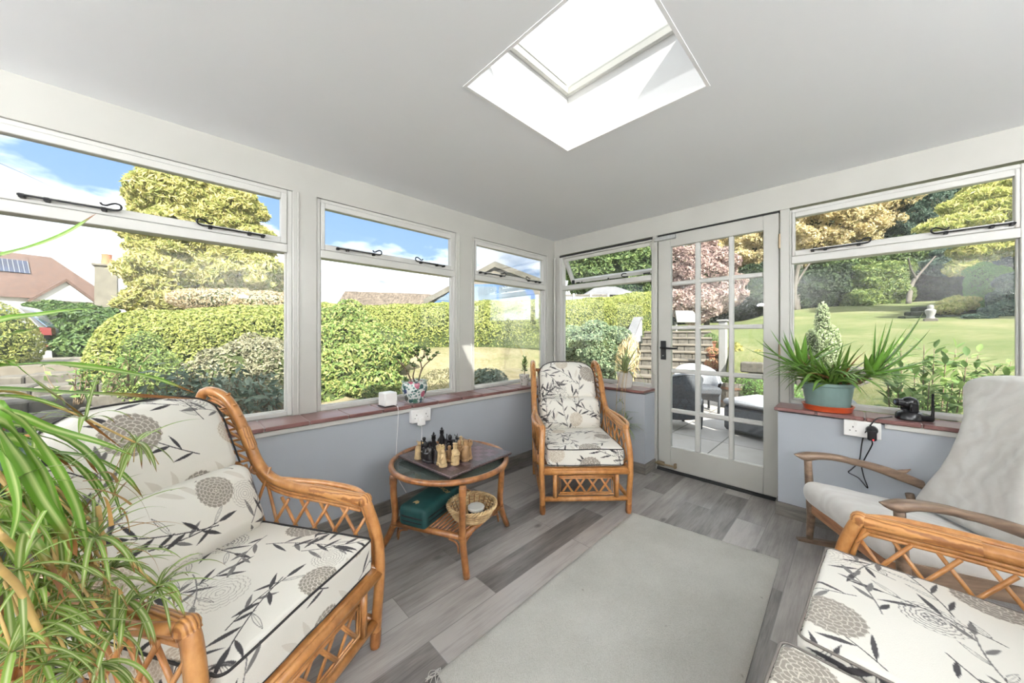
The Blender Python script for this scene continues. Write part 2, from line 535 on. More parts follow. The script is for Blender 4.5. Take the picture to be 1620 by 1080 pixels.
def m_floor():
    t = NT('grey wood plank floor tiles')
    g = t.geo()
    sh = t.n('VectorMath', operation='ADD'); t.set(sh, 0, g); sh.inputs[1].default_value = (10.22 + 0.0, 9.115 + 0.035, 0)   # joints meet the measured ones
    br = t.n('TexBrick', {'Color1': (0, 0, 0), 'Color2': (1, 1, 1), 'Mortar': (0.5, 0.5, 0.5), 'Scale': 1.0,
                          'Mortar Size': 0.0016, 'Mortar Smooth': 0.1, 'Bias': 0.0, 'Brick Width': 0.92, 'Row Height': 0.15})
    br.offset = 0.37; br.offset_frequency = 2; br.squash = 1.0
    t.set(br, 'Vector', sh.outputs[0])
    rnd = br.outputs['Color']; mort = br.outputs['Fac']
    sx = t.n('SeparateXYZ'); t.set(sx, 0, g)
    rv = t.n('SeparateColor'); t.set(rv, 0, rnd)
    cx = t.n('CombineXYZ')
    t.set(cx, 0, t.math('MULTIPLY', sx.outputs[0], 1.15)); t.set(cx, 1, t.math('MULTIPLY', sx.outputs[1], 13.0))
    t.set(cx, 2, t.math('MULTIPLY', rv.outputs[0], 31.0))
    n1 = t.noise(cx.outputs[0], 2.0, 8, 0.62)
    cy = t.n('CombineXYZ')
    t.set(cy, 0, t.math('MULTIPLY', sx.outputs[0], 2.0)); t.set(cy, 1, t.math('MULTIPLY', sx.outputs[1], 7.0))
    t.set(cy, 2, t.math('MULTIPLY', rv.outputs[0], 17.0))
    n2 = t.noise(cy.outputs[0], 1.3, 4, 0.6)
    fine = t.n('CombineXYZ')
    t.set(fine, 0, t.math('MULTIPLY', sx.outputs[0], 6.0)); t.set(fine, 1, t.math('MULTIPLY', sx.outputs[1], 130.0)); t.set(fine, 2, t.math('MULTIPLY', rv.outputs[0], 9.0))
    n3 = t.noise(fine.outputs[0], 1.5, 5, 0.6)
    tone = t.math('ADD', t.math('MULTIPLY', n1, 0.42), t.math('ADD', t.math('MULTIPLY', n2, 0.42), t.math('ADD', t.math('MULTIPLY', rv.outputs[0], 0.36), t.math('MULTIPLY', n3, 0.26))))
    col = t.ramp(tone, [(0.38, (0.040, 0.036, 0.035)), (0.53, (0.115, 0.104, 0.097)), (0.68, (0.225, 0.208, 0.194)), (0.88, (0.38, 0.355, 0.335))])
    # a few dark knots
    vo = t.n('TexVoronoi', {'Scale': 2.6, 'Randomness': 1.0}); t.set(vo, 'Vector', t.scale(g, (1, 1.7, 1)))
    knot = t.ramp(vo.outputs['Distance'], [(0.03, (1, 1, 1)), (0.10, (0, 0, 0))])
    col = t.mix(t.math('MULTIPLY', knot, 0.65), col, (0.03, 0.027, 0.025))
    col = t.mix(mort, col, (0.20, 0.19, 0.18))
    t.base(col, t.ramp(n1, [(0.3, (0.30, 0.30, 0.30)), (0.8, (0.48, 0.48, 0.48))]))
    t.bump(t.math('SUBTRACT', t.math('MULTIPLY', n3, 0.12), mort), 0.35, 0.002)
    return t.m
MT['floor'] = m_floor()

def m_tile():
    t = NT('quarry tile')
    g = t.geo()
    c = t.ramp(t.noise(g, 4, 4), [(0.3, (0.145, 0.062, 0.055)), (0.7, (0.205, 0.098, 0.088))])
    t.base(c, t.ramp(t.noise(g, 6, 2), [(0.3, (0.34, 0.34, 0.34)), (0.8, (0.44, 0.44, 0.44))]))
    t.b.inputs['Coat Weight'].default_value = 0.25; t.b.inputs['Coat Roughness'].default_value = 0.35
    return t.m
MT['tile'] = m_tile()

def m_glass(name='window pane', tint=(0.97, 0.985, 0.98), refl=1.0, haze=0.0):
    t = NT(name); t.t.nodes.remove(t.b)
    tr = t.n('BsdfTransparent', {'Color': tint}); gl = t.n('BsdfGlossy', {'Color': (1, 1, 1), 'Roughness': 0.01})
    fr = t.n('Fresnel', {'IOR': 1.45})
    mx = t.n('MixShader'); t.set(mx, 0, t.math('MULTIPLY', fr.outputs[0], refl)); t.set(mx, 1, tr); t.set(mx, 2, gl)
    out = mx.outputs[0]
    if haze:   # pale veil mixed into the glass, painting flare haze and window reflection
        df = t.n('BsdfTranslucent', {'Color': (.9, .9, .9)}); m2 = t.n('MixShader', {0: haze}); t.set(m2, 1, out); t.set(m2, 2, df); out = m2.outputs[0]
    t.t.links.new(out, t.out.inputs[0]); return t.m
MT['glass'] = m_glass(refl=0.6, haze=0.008)
MT['table_glass'] = m_glass('table glass', (0.80, 0.88, 0.86), 1.0, .22)  # pale veil in the glass stands for the window's reflection
MT['car_glass'] = plain('dark car glass', (0.10, 0.14, 0.20), 0.08, var=0.4, sc=2)

def m_cane(name, lo, mid, hi, band=90.0):
    t = NT(name)
    g = t.obj()
    f = t.math('ADD', t.math('MULTIPLY', t.noise(t.scale(g, (9, 9, 3)), 2.5, 5, 0.6), 0.7), t.math('MULTIPLY', t.noise(g, 45, 3), 0.3))
    t.base(t.ramp(f, [(0.32, lo), (0.5, mid), (0.7, hi)]), 0.28)
    t.b.inputs['Coat Weight'].default_value = 0.25; t.b.inputs['Coat Roughness'].default_value = 0.15
    t.bump(t.noise(t.scale(g, (30, 30, 8)), 3, 3), 0.08, 0.003)
    return t.m
MT['cane'] = m_cane('honey cane', (0.27, 0.105, 0.028), (0.42, 0.185, 0.055), (0.56, 0.29, 0.105))
MT['cane_dark'] = m_cane('dark cane binding', (0.10, 0.036, 0.012), (0.25, 0.095, 0.028), (0.40, 0.17, 0.055))
MT['cane_table'] = m_cane('brown cane', (0.10, 0.036, 0.011), (0.23, 0.088, 0.025), (0.38, 0.17, 0.055))
def m_wrap():
    t = NT('cane wrapping')
    g = t.obj()
    w = t.n('TexWave', {'Scale': 38.0, 'Distortion': 2.5, 'Detail': 2.0}); t.set(w, 'Vector', g)
    t.base(t.ramp(w.outputs['Fac'], [(0.1, (0.26, 0.10, 0.028)), (0.6, (0.52, 0.25, 0.08))]), 0.35)
    t.bump(w.outputs['Fac'], 0.5, 0.002); return t.m
MT['cane_wrap'] = m_wrap()

def m_wood(name, lo, mid, hi, sc=(4, 4, 40), rough=0.4):
    t = NT(name)
    g = t.obj()
    t.base(t.ramp(t.noise(t.scale(g, sc), 2.0, 7, 0.6), [(0.3, lo), (0.5, mid), (0.72, hi)]), rough)
    return t.m
MT['teak'] = m_wood('weathered teak', (0.10, 0.065, 0.042), (0.19, 0.125, 0.082), (0.30, 0.21, 0.145), (28, 3, 20), 0.42)
MT['teak_red'] = m_wood('red teak rail', (0.20, 0.085, 0.04), (0.33, 0.155, 0.075), (0.45, 0.24, 0.13), (4, 30, 30), 0.45)

def m_fabric(name, c, attr=False):
    t = NT(name)
    g = t.obj()
    col = c
    if attr:
        a = t.n('VertexColor'); a.layer_name = 'pattern'; col = a.outputs[0]
    t.base(col, 0.85, spec=0.25)
    t.b.inputs['Sheen Weight'].default_value = 0.15
    wv = t.math('ADD', t.noise(g, 420, 2), t.math('MULTIPLY', t.noise(g, 14, 4), 1.3))
    t.bump(wv, 0.25, 0.004)
    return t.m
MT['floral'] = m_fabric('cream fabric with grey flowers', (0.8, 0.78, 0.72), True)
MT['piping'] = plain('black piping cord', (0.022, 0.02, 0.02), 0.7)
MT['piping_grey'] = plain('taupe piping cord', (0.16, 0.14, 0.125), 0.7)
def m_crushed():
    t = NT('crushed pale velour')
    g = t.obj()
    a = t.noise(t.scale(g, (1, 1, 1)), 5.0, 6, 0.62)
    w = t.n('TexWave', {'Scale': 4.0, 'Distortion': 16.0, 'Detail': 5.0, 'Detail Scale': 1.1}); t.set(w, 'Vector', g)
    f = t.math('ADD', t.math('MULTIPLY', a, 0.55), t.math('MULTIPLY', w.outputs['Fac'], 0.22))
    t.base(t.ramp(f, [(0.20, (0.56, 0.535, 0.505)), (0.42, (0.61, 0.59, 0.56)), (0.65, (0.68, 0.67, 0.645))]), 0.8, spec=0.25)
    t.b.inputs['Sheen Weight'].default_value = 0.4
    t.bump(f, 0.4, 0.008); return t.m
MT['velour'] = m_crushed()
def m_rug():
    t = NT('pale wool rug')
    g = t.obj()
    a = t.noise(g, 3.0, 6, 0.6); b = t.noise(g, 260, 3, 0.7)
    f = t.math('ADD', t.math('MULTIPLY', a, 0.45), t.math('MULTIPLY', b, 0.55))
    c = t.ramp(f, [(0.3, (0.50, 0.49, 0.44)), (0.55, (0.66, 0.65, 0.60)), (0.75, (0.74, 0.735, 0.69))])
    vo = t.n('TexVoronoi', {'Scale': 7.0}); t.set(vo, 'Vector', g)
    sp = t.ramp(vo.outputs['Distance'], [(0.02, (1, 1, 1)), (0.05, (0, 0, 0))])
    t.base(t.mix(t.math('MULTIPLY', sp, 0.35), c, (0.16, 0.13, 0.10)), 0.95, spec=0.1)
    t.bump(b, 0.9, 0.01); return t.m
MT['rug'] = m_rug()

def foliage(name, stops, trans=0.35, rough=0.55, spec=0.35):
    """leaf cards in the given colours, varied per leaf"""
    t = NT(name); t.t.nodes.remove(t.b)
    g = t.n('NewGeometry')
    c = t.ramp(g.outputs['Random Per Island'], stops)
    d = t.n('BsdfPrincipled', {'Base Color': c, 'Roughness': rough}); d.inputs['Specular IOR Level'].default_value = spec
    tl = t.n('BsdfTranslucent', {'Color': c})
    mx = t.n('MixShader', {0: trans, 1: d, 2: tl})
    t.t.links.new(mx.outputs[0], t.out.inputs[0]); return t.m

# ------------------------------------------------------------------ the room
H = 2.18            # ceiling
DW = 0.195          # dwarf wall stands proud of the window frames by this much
ST = 0.68           # top of the tiled sills
def A3(u, z, d): return (u, d, z)      # left window wall: u = x, d outwards = +y
def B3(u, z, d): return (d, u, z)      # door wall: u = y, d outwards = +x
def wbox(m, W, u0, u1, z0, z1, d0, d1, bev=0.0):
    a = arr(W(u0, z0, d0)); b = arr(W(u1, z1, d1))
    return m.box(np.minimum(a, b), np.maximum(a, b), bev)

XW, YW = -5.60, -4.60     # the two house walls behind the camera
# floor
struct(M().box((XW - .1, YW - .1, -0.10), (0.02, 0.02, 0.0)).build('floor', MT['floor'], smooth=0))
# ceiling with the square skylight opening
SX0, SX1, SY0, SY1 = -2.10, -1.403, -1.895, -1.20
m = M()
m.box((XW - .1, YW - .1, H), (SX0 - .012, 0.12, H + 0.12)).box((SX1 + .012, YW - .1, H), (0.12, 0.12, H + 0.12))
m.box((SX0 - .012, YW - .1, H), (SX1 + .012, SY0 - .012, H + 0.12)).box((SX0 - .012, SY1 + .012, H), (SX1 + .012, 0.12, H + 0.12))
struct(m.build('ceiling', MT['ceiling'], smooth=0))
# roof slab over the ceiling (keeps daylight out of the ceiling void)
m = M(); RZ = 2.50
m.box((XW - .3, YW - .3, H + 0.13), (SX0 - .03, 0.35, RZ)).box((SX1 + .03, YW - .3, H + 0.13), (0.35, 0.35, RZ))
m.box((SX0 - .03, YW - .3, H + 0.13), (SX1 + .03, SY0 - .03, RZ)).box((SX0 - .03, SY1 + .03, H + 0.13), (SX1 + .03, 0.35, RZ))
struct(m.build('roof', MT['back_white'], smooth=0))
# unseen house blocks, added and shaped to shade the steps and patio
struct(M().box((-12, -9, -.2), (XW - .13, -.4, 4.2)).box((XW - .13, -5.4, -.2), (-.48, YW - .14, 4.6)).build('wall_shade_house', MT['back_white'], smooth=0))
# skylight = window_6
m = M(); w_ = 0.0125
m.box((SX0 - w_, SY0 - w_, H - .002), (SX0, SY1 + w_, RZ)).box((SX1, SY0 - w_, H - .002), (SX1 + w_, SY1 + w_, RZ))
m.box((SX0, SY0 - w_, H - .002), (SX1, SY0, RZ)).box((SX0, SY1, H - .002), (SX1, SY1 + w_, RZ))
sky = struct(m.build('window_6', MT['reveal'], smooth=0)); sky['label'] = 'square skylight with white reveals set in the ceiling'
m = M(); a_ = 0.022
for lo, hi in (((SX0, SY0, RZ - .03), (SX0 + a_, SY1, RZ + .03)), ((SX1 - a_, SY0, RZ - .03), (SX1, SY1, RZ + .03)),
               ((SX0 + a_, SY0, RZ - .03), (SX1 - a_, SY0 + a_, RZ + .03)), ((SX0 + a_, SY1 - a_, RZ - .03), (SX1 - a_, SY1, RZ + .03))):
    m.box(lo, hi, 0.004)
m.build('window_frame', MT['frame_white'], sky)
M().box((SX0 + a_, SY0 + a_, RZ + .005), (SX1 - a_, SY1 - a_, RZ + .013)).build('glass_pane', MT['glass'], sky, smooth=0)

# dwarf walls and the plain house walls behind the camera
m = M(); wbox(m, A3, XW, 0.10, 0, ST - .02, -DW, 0.10)
struct(m.build('wall_left', MT['wall_grey'], smooth=0))
m = M(); wbox(m, B3, -1.098, -DW, 0, ST - .02, -DW, 0.10); wbox(m, B3, YW, -1.975, 0, ST - .02, -DW, 0.10)
struct(m.build('wall_right', MT['wall_grey'], smooth=0))
struct(M().box((XW - .12, YW - .12, 0), (XW, 0.1, H)).build('wall_back', MT['back_white'], smooth=0))
struct(M().box((XW, YW - .12, 0), (0.1, YW, H)).build('wall_near', MT['back_white'], smooth=0))

# head beams and window posts (one continuous painted timber frame per wall)
m = M()
wbox(m, A3, XW, 0.0, 2.0005, H, 0.0, 0.10)
for u0, u1 in ((XW, -3.72), (-2.466, -2.336), (-1.30, -1.115), (-0.12, 0.0)): wbox(m, A3, u0, u1, ST - .01, 2.005, 0.0, 0.10, 0.004)
for u0, u1 in ((-2.442, -2.432), (-1.275, -1.268), (-1.143, -1.136)): wbox(m, A3, u0, u1, ST + .0, 2.0, -0.005, 0.01, 0.002)
m.box((-0.028, -0.028, ST), (-0.006, -0.006, 1.99), 0.008)
struct(m.build('trim_1', MT['gloss_white'], smooth=30))
m = M()
wbox(m, B3, YW, 0.10, 2.012, H, 0.001, 0.10)
wbox(m, B3, -0.07, 0.10, ST - .01, 2.012, 0.001, 0.099, 0.004)
wbox(m, B3, -1.118, -1.079, 0.0, 2.012, 0.0, 0.10, 0.004)
wbox(m, B3, -2.012, -1.960, 0.0, 2.012, 0.0, 0.10, 0.004)
wbox(m, B3, -3.10, -2.925, ST - .01, 2.012, 0.0, 0.10, 0.004)
wbox(m, B3, YW, -3.10, ST - .02, 2.012, 0.0, 0.10)
struct(m.build('trim_2', MT['gloss_white'], smooth=30))

# tiled sills on the dwarf walls: row of quarry tiles, with a white bead under the nosing
def sill(name, W, u0, u1, first, tw, ztop=ST, endret=False):
    m = M(); g = M()
    wbox(g, W, u0 + .004, u1 - .004, ztop - .022, ztop - .004, -DW - .012, 0.0)
    u = first
    while u < u1:
        a, b = max(u + .0025, u0), min(u + tw - .0025, u1)
        if b - a > .02: wbox(m, W, a, b, ztop - .022, ztop, -DW - .025, 0.0, 0.004)
        u += tw
    o = struct(m.build(name, MT['tile'], smooth=30))
    g.build('grout_bed', MT['grout'], o, smooth=0)
    return o
SB = 0.692
s1 = sill('trim_3', A3, XW, -0.0, -5.71, 0.205)
m = M(); wbox(m, A3, XW, -DW, ST - .05, ST - .023, -DW - .014, -DW, 0.003); m.build('sill_bead', MT['frame_white'], s1, smooth=0)
s2 = sill('trim_4', B3, -1.105, -DW - .03, -1.31, 0.205, SB)
s3 = sill('trim_5', B3, YW, -1.955, -4.62, 0.205, SB)
m = M(); wbox(m, B3, YW, -2.44, SB - .05, SB - .023, -DW - .014, -DW, 0.003); m.build('sill_bead', MT['frame_white'], s3, smooth=0)

# skirting tiles
m = M(); wbox(m, A3, XW, -DW, 0, 0.085, -DW - .012, -DW)
struct(m.build('baseboard_left', MT['skirt'], smooth=0))
m = M(); wbox(m, B3, -1.110, -DW - .012, 0, 0.085, -DW - .012, -DW); wbox(m, B3, -1.110, -1.098, 0, 0.085, -DW, 0.0)
wbox(m, B3, YW, -1.963, 0, 0.085, -DW - .012, -DW); wbox(m, B3, -1.975, -1.963, 0, 0.085, -DW, -.01)
struct(m.build('baseboard_right', MT['skirt'], smooth=0))

# ---- windows: fixed lower pane with a top-hung vent above a transom
def stay(parent, W, u0, u1, curl_at, z=1.705, d=-0.016):
    """black casement stay with a monkey-tail curl at one end"""
    s = 1 if curl_at > u0 else -1
    e = curl_at
    m = M()
    k = [W(u0, z, d), W((u0 + e) / 2, z, d), W(e - s * .02, z, d)]
    curl = [(-.0, .0), (.014, .004), (.021, .015), (.017, .027), (.004, .030), (-.010, .024), (-.022, .016), (-.034, .016), (-.040, .024)]
    pts = k + [W(e + s * a, z + b, d) for a, b in curl]
    m.tube(smooth_path(pts, 5), 0.0042, 7)
    # pins and the pivot block
    for q in (u0 + s * .01, u0 + s * .07, e - s * .03):
        wbox(m, W, q - .008, q + .008, z - .010, z + .006, d - .002, 0.012, 0.002)
    return m.build('window_stay', MT['black_iron'], parent)

def window(name, W, u0, u1, g0, g1, v0, v1, label, zb=ST, vent_open=0.0, stays=()):
    """u0..u1 frame, g0..g1 lower glass, v0..v1 vent glass"""
    m = M()
    b = 0.003
    wbox(m, W, u0, g0, zb, 2.0, 0.012, 0.075, b); wbox(m, W, g1, u1, zb, 2.0, 0.012, 0.075, b)
    wbox(m, W, g0, g1, zb, 0.706 + (zb - ST), 0.010, 0.075, b)
    wbox(m, W, g0, g1, 1.634, 1.682, 0.004, 0.085, b)
    wbox(m, W, g0, g1, 1.978, 2.0, 0.012, 0.075, b)
    o = struct(m.build(name, MT['frame_white'], smooth=30)); o['label'] = label
    p = M(); wbox(p, W, g0 - .004, g1 + .004, 0.70 + (zb - ST), 1.638, 0.048, 0.053)
    p.build('glass_pane', MT['glass'], o, smooth=0)
    # glazing bead, brighter inner edge
    gb = M()
    for a_, c_ in ((g0, g0 + .010), (g1 - .010, g1)): wbox(gb, W, a_, c_, 0.706 + (zb - ST), 1.634, 0.032, 0.050, 0.002)
    wbox(gb, W, g0, g1, 0.700 + (zb - ST), 0.714 + (zb - ST), 0.032, 0.050, 0.002)
    gb.build('glazing_bead', MT['frame_white'], o, smooth=30)
    # vent sash, hinged at the top
    vs = M(); vp = M()
    wbox(vs, W, g0 + .002, v0, 1.684, 1.977, 0.0, 0.045, b); wbox(vs, W, v1, g1 - .002, 1.684, 1.977, 0.0, 0.045, b)
    wbox(vs, W, v0, v1, 1.684, 1.720, 0.0, 0.045, b); wbox(vs, W, v0, v1, 1.944, 1.977, 0.0, 0.045, b)
    wbox(vp, W, v0 - .003, v1 + .003, 1.716, 1.948, 0.020, 0.024)
    if vent_open:
        ca, sa = math.cos(vent_open), math.sin(vent_open)
        def turn(v):
            d, z = v[:, 0].copy(), v[:, 2] - 1.977
            w = v.copy(); w[:, 0] = d * ca - z * sa; w[:, 2] = 1.977 + d * sa + z * ca
            return w
        vs.xf(turn); vp.xf(turn)
        vs.move((0.02, 0, -.008)); vp.move((0.02, 0, -.008))
    else:
        vs.move(W(0, 0, 0.006)); vp.move(W(0, 0, 0.006))
    s = vs.build('vent_sash', MT['frame_white'], o, smooth=30)
    vp.build('glass_pane', MT['glass'], s, smooth=0)
    for q in stays: stay(o, W, *q)
    return o

window('window_1', A3, -3.72, -2.466, -3.695, -2.491, -3.66, -2.523, 'wide left window with one lower pane and a top vent, seen behind the spider plant',
       stays=((-3.40, -3.15, -3.15), (-2.60, -2.86, -2.86)))
window('window_2', A3, -2.336, -1.30, -2.315, -1.322, -2.29, -1.35, 'middle window of the left wall above the white socket and floral pot',
       stays=((-2.23, -1.96, -1.96), (-1.42, -1.66, -1.66)))
window('window_3', A3, -1.115, -0.12, -1.10, -0.15, -1.08, -0.18, 'left wall window nearest the room corner',
       stays=((-1.06, -.77, -.77), (-.24, -.45, -.45)))
w4 = window('window_4', B3, -1.079, -0.07, -1.066, -0.10, -1.04, -0.13, 'window between the room corner and the glazed door, its top vent propped open', zb=SB,
       vent_open=math.radians(33), stays=())
window('window_5', B3, -2.925, -2.012, -2.902, -2.022, -2.885, -2.04, 'wide window right of the glazed door, behind the aloe plant', zb=SB,
       stays=((-2.12, -2.37, -2.37), (-2.885, -2.64, -2.64)))
# fittings left on the open vent's transom
m = M(); wbox(m, B3, -1.078, -.072, 1.99, 2.004, -0.002, 0.02)
m.build('vent_gap', MT['dark_gap'], w4, smooth=0)  # black bar drawn in for the dark gap above the vent
m = M(); 
for a, b, z0, z1 in ((-.265, -.235, 1.686, 1.725), (-.33, -.29, 1.690, 1.700), (-.36, -.352, 1.690, 1.704), (-.66, -.65, 1.688, 1.704), (-1.06, -1.0, 1.690, 1.703)):
    wbox(m, B3, a, b, z0, z1, -0.008, 0.006, 0.002)
m.tube(smooth_path([B3(-.86, 1.69, -.012), B3(-.83, 1.692, -.012), B3(-.80, 1.70, -.012), B3(-.80, 1.715, -.012), B3(-.82, 1.722, -.012), B3(-.845, 1.718, -.012)], 5), .0045, 7)
m.build('window_stay', MT['black_iron'], w4)

# ---- glazed door
D0, D1 = -1.957, -1.122
m = M(); b = 0.003; dd = (0.012, 0.056)
wbox(m, B3, D0 + .003, -1.865, 0.022, 2.0, *dd, b); wbox(m, B3, -1.228, D1 - .003, 0.022, 2.0, *dd, b)
wbox(m, B3, -1.865, -1.228, 0.022, 0.213, *dd, b); wbox(m, B3, -1.865, -1.228, 1.897, 2.0, *dd, b)
door = struct(m.build('door_1', MT['gloss_white'], smooth=30)); door['label'] = 'white glazed door with fifteen small panes opening on the patio'
zs = [0.213] + [q for z in (.518, .853, 1.215, 1.585) for q in (z - .017, z + .017)] + [1.897]
us = [-1.865, -1.682, -1.650, -1.452, -1.416, -1.228]
m = M()
for i in (1, 3): wbox(m, B3, us[i], us[i + 1], .213, 1.897, dd[0] + .004, dd[1] - .004, 0.006)
for i in (1, 3, 5, 7): wbox(m, B3, -1.865, -1.228, zs[i], zs[i + 1], dd[0] + .006, dd[1] - .006, 0.007)
m.build('glazing_bar', MT['frame_white'], door, smooth=30)
for i in (0, 2, 4):
    for j in (0, 2, 4, 6, 8):
        p = M(); wbox(p, B3, us[i], us[i + 1], zs[j], zs[j + 1], .033, .037); p.build('glass_pane', MT['glass'], door, smooth=0)
# lever handle on a black plate
m = M(); wbox(m, B3, -1.192, -1.150, .945, 1.105, -.0, .012, .002)
hd = m.build('door_handle', MT['black_iron'], door)
m = M(); m.tube(smooth_path([B3(-1.17, 1.045, .0), B3(-1.17, 1.045, -.045), B3(-1.20, 1.045, -.052), B3(-1.26, 1.043, -.052), B3(-1.305, 1.045, -.050)], 5), [.009] * 10 + [.0075] * 11, 8)
m.build('lever', MT['black_iron'], hd)
m = M(); wbox(m, B3, -1.176, -1.166, .975, .982, -.002, .0); m.build('keyhole', MT['steel'], hd, smooth=0)
m = M(); wbox(m, B3, -1.275, -1.098, 1.958, 1.992, -.016, .012, .004); wbox(m, B3, -1.24, -1.225, 1.968, 1.98, -.019, -.012, .002)
m.build('door_latch', MT['steel'], door)
for z in (1.80, 1.04):
    m = M(); m.tube([B3(-1.958, z - .05, .004), B3(-1.958, z + .05, .004)], .007, 8); wbox(m, B3, -1.966, -1.950, z - .045, z + .045, .008, .013)
    m.build('door_hinge', MT['brass'], door)
m = M(); m.tube([B3(-1.10, .058, -.01), B3(-1.285, .058, -.01)], .008, 8); wbox(m, B3, -1.18, -1.12, .042, .074, -.006, .012, .002); wbox(m, B3, -1.28, -1.262, .045, .085, -.018, .012, .003)
m.build('door_bolt', MT['brass'], door)
# door opening: black strip in the top gap, and threshold
m = M(); wbox(m, B3, D0 - .003, D1 + .004, 0, .02, .0, .09); wbox(m, B3, D0 - .003, D1 + .004, 2.001, 2.011, .012, .06)
struct(m.build('trim_6', MT['dark_gap'], smooth=0))

# ------------------------------------------------------------------ printed fabric (one repeat of the print, drawn once and sampled onto the cushions)
TN, TS = 1280, 0.64
def fabric_tile():
    img = np.empty((TN, TN, 3)); img[:] = (0.76, 0.735, 0.67)
    px = TS / TN
    dark, grey, taupe, beige, pale = (0.045, 0.042, 0.045), (0.16, 0.15, 0.145), (0.27, 0.24, 0.205), (0.52, 0.45, 0.36), (0.66, 0.61, 0.53)
    def local(cx, cy, r):
        n = int(r / px) + 3
        ix = np.arange(int(cx / px) - n, int(cx / px) + n); iy = np.arange(int(cy / px) - n, int(cy / px) + n)
        X, Y = np.meshgrid(ix * px - cx, iy * px - cy, indexing='ij')
        return np.ix_(ix % TN, iy % TN), X, Y
    def paint(ind, mask, c):
        a = np.clip(mask, 0, 1)[..., None]
        img[ind] = img[ind] * (1 - a) + arr(c) * a
    def leaf(x, y, ang, L, W, c, outline=False):
        ind, X, Y = local(x + math.cos(ang) * L / 2, y + math.sin(ang) * L / 2, L * 0.6)
        u = (X * math.cos(ang) + Y * math.sin(ang)) / (L / 2); v = -X * math.sin(ang) + Y * math.cos(ang)
        w = W / 2 * np.clip(1 - u * u, 0, 1) * (1 - 0.25 * u)
        d = (w - np.abs(v)) / px
        if outline:
            paint(ind, np.clip(1.6 - np.abs(d - 1.0), 0, 1) * (np.abs(u) < 1), c); paint(ind, np.clip(1.2 - np.abs(v) / px, 0, 1) * (np.abs(u) < .8), c)
        else:
            paint(ind, d * (np.abs(u) < 1), c)
    def stem(x, y, ang, L, curve, c=dark, leaves_=True, Lf=0.066, w=0.0014, kinds=(0, 0, 0, 1, 2)):
        n = int(L / 0.002); pts = []
        for i in range(n):
            x += math.cos(ang) * 0.002; y += math.sin(ang) * 0.002; ang += curve * 0.002
            pts.append((x, y, ang))
        for (a, b, _) in pts[::1]:
            ind, X, Y = local(a, b, 0.004)
            paint(ind, (w - np.hypot(X, Y)) / px + 0.6, c)
        if leaves_:
            k = 0; r_ = random.Random(int(x * 1000) + int(y * 7000))
            for i in range(8, n, 15):
                a, b, g = pts[i]; s = 1 if k % 2 else -1; k += 1
                kind = r_.choice(kinds)
                leaf(a, b, g + s * r_.uniform(.45, .85), Lf * r_.uniform(.75, 1.15), 0.0105 * r_.uniform(.75, 1.1), (dark, grey, dark)[kind], kind == 2)
            leaf(x, y, ang, Lf, 0.012, c)
    def flower(x, y, R, kind):
        ind, X, Y = local(x, y, R * 1.15)
        r = np.hypot(X, Y); th = np.arctan2(Y, X)
        rings = 6; dr = R / rings
        body = np.clip((R * (1 + 0.03 * np.cos(th * 22)) - r) / px, 0, 1)
        if kind == 'solid':
            paint(ind, body, taupe); line, lw, amt = pale, 2.0, body
        elif kind == 'line': line, lw, amt = grey, 2.6, body
        elif kind == 'light': line, lw, amt = (0.42, 0.39, 0.35), 2.2, body
        else:
            paint(ind, body, beige); line, lw, amt = (0.74, 0.70, 0.62), 2.2, body
        acc = np.zeros_like(r)
        for k in range(rings, 0, -1):
            Rk = dr * k; n = max(5, int(2 * PI * Rk / (R * 0.30)))
            ph = ((th + (k % 2) * PI / n) * n / (2 * PI)) % 1.0 - 0.5
            edge = Rk * (1.0 - 0.55 / k ** 0.6 * 0.5 * (1 - np.sqrt(np.clip(1 - (2 * ph) ** 2 * 0.98, 0, 1))))
            d = np.abs(r - edge) / px
            acc = np.maximum(acc, np.clip(lw - d, 0, 1))
            side = np.abs(np.abs(ph) - 0.5) * 2 * PI * r / n / px
            inring = (r < edge) & (r > dr * (k - 1) * 0.96)
            acc = np.maximum(acc, np.clip(lw - side, 0, 1) * inring * (kind in ('solid', 'beige')))
        paint(ind, acc * np.clip(body + 0.3, 0, 1) * (r < R * 1.1), line)
        if kind == 'line':
            for a in range(7):
                i2, X2, Y2 = local(x + .012 * math.cos(a * .9), y + .012 * math.sin(a * .9), .004); paint(i2, (.0028 - np.hypot(X2, Y2)) / px, grey)
    # pale ghost leaves below, then sprays, then flower heads
    for x, y, a in ((.07, .33, 1.2), (.10, .34, .8), (.42, .22, 2.2), (.45, .23, 1.6), (.58, .33, .9), (.25, .48, 1.9), (.33, .07, .5)):
        leaf(x, y, a, .075, .016, (.64, .60, .53))
    for q in ((.55, .36, 2.6, .2, 1.8), (.24, .44, .9, .16, -2.4), (.02, .58, .3, .2, 1.6), (.42, .56, 2.3, .17, 2.0), (.60, .08, 2.0, .2, -1.8), (.22, .03, 2.6, .16, 2.2), (.40, .03, .9, .15, 2.0)): stem(*q)
    stem(.30, .08, 1.9, .30, -1.5); stem(.29, .12, 1.05, .22, 2.2, Lf=.055)
    stem(.02, .42, .5, .20, 2.0, Lf=.055); stem(.60, .20, 2.1, .26, 1.6)
    stem(.44, .50, .6, .19, -3.0, grey, Lf=.05, kinds=(1, 1, 2)); stem(.40, .30, -.9, .18, 2.4, Lf=.06)
    stem(.10, .02, 1.2, .13, -3.0, grey, Lf=.05, kinds=(1, 2, 0)); stem(.52, .60, -2.5, .2, 1.5, Lf=.055)
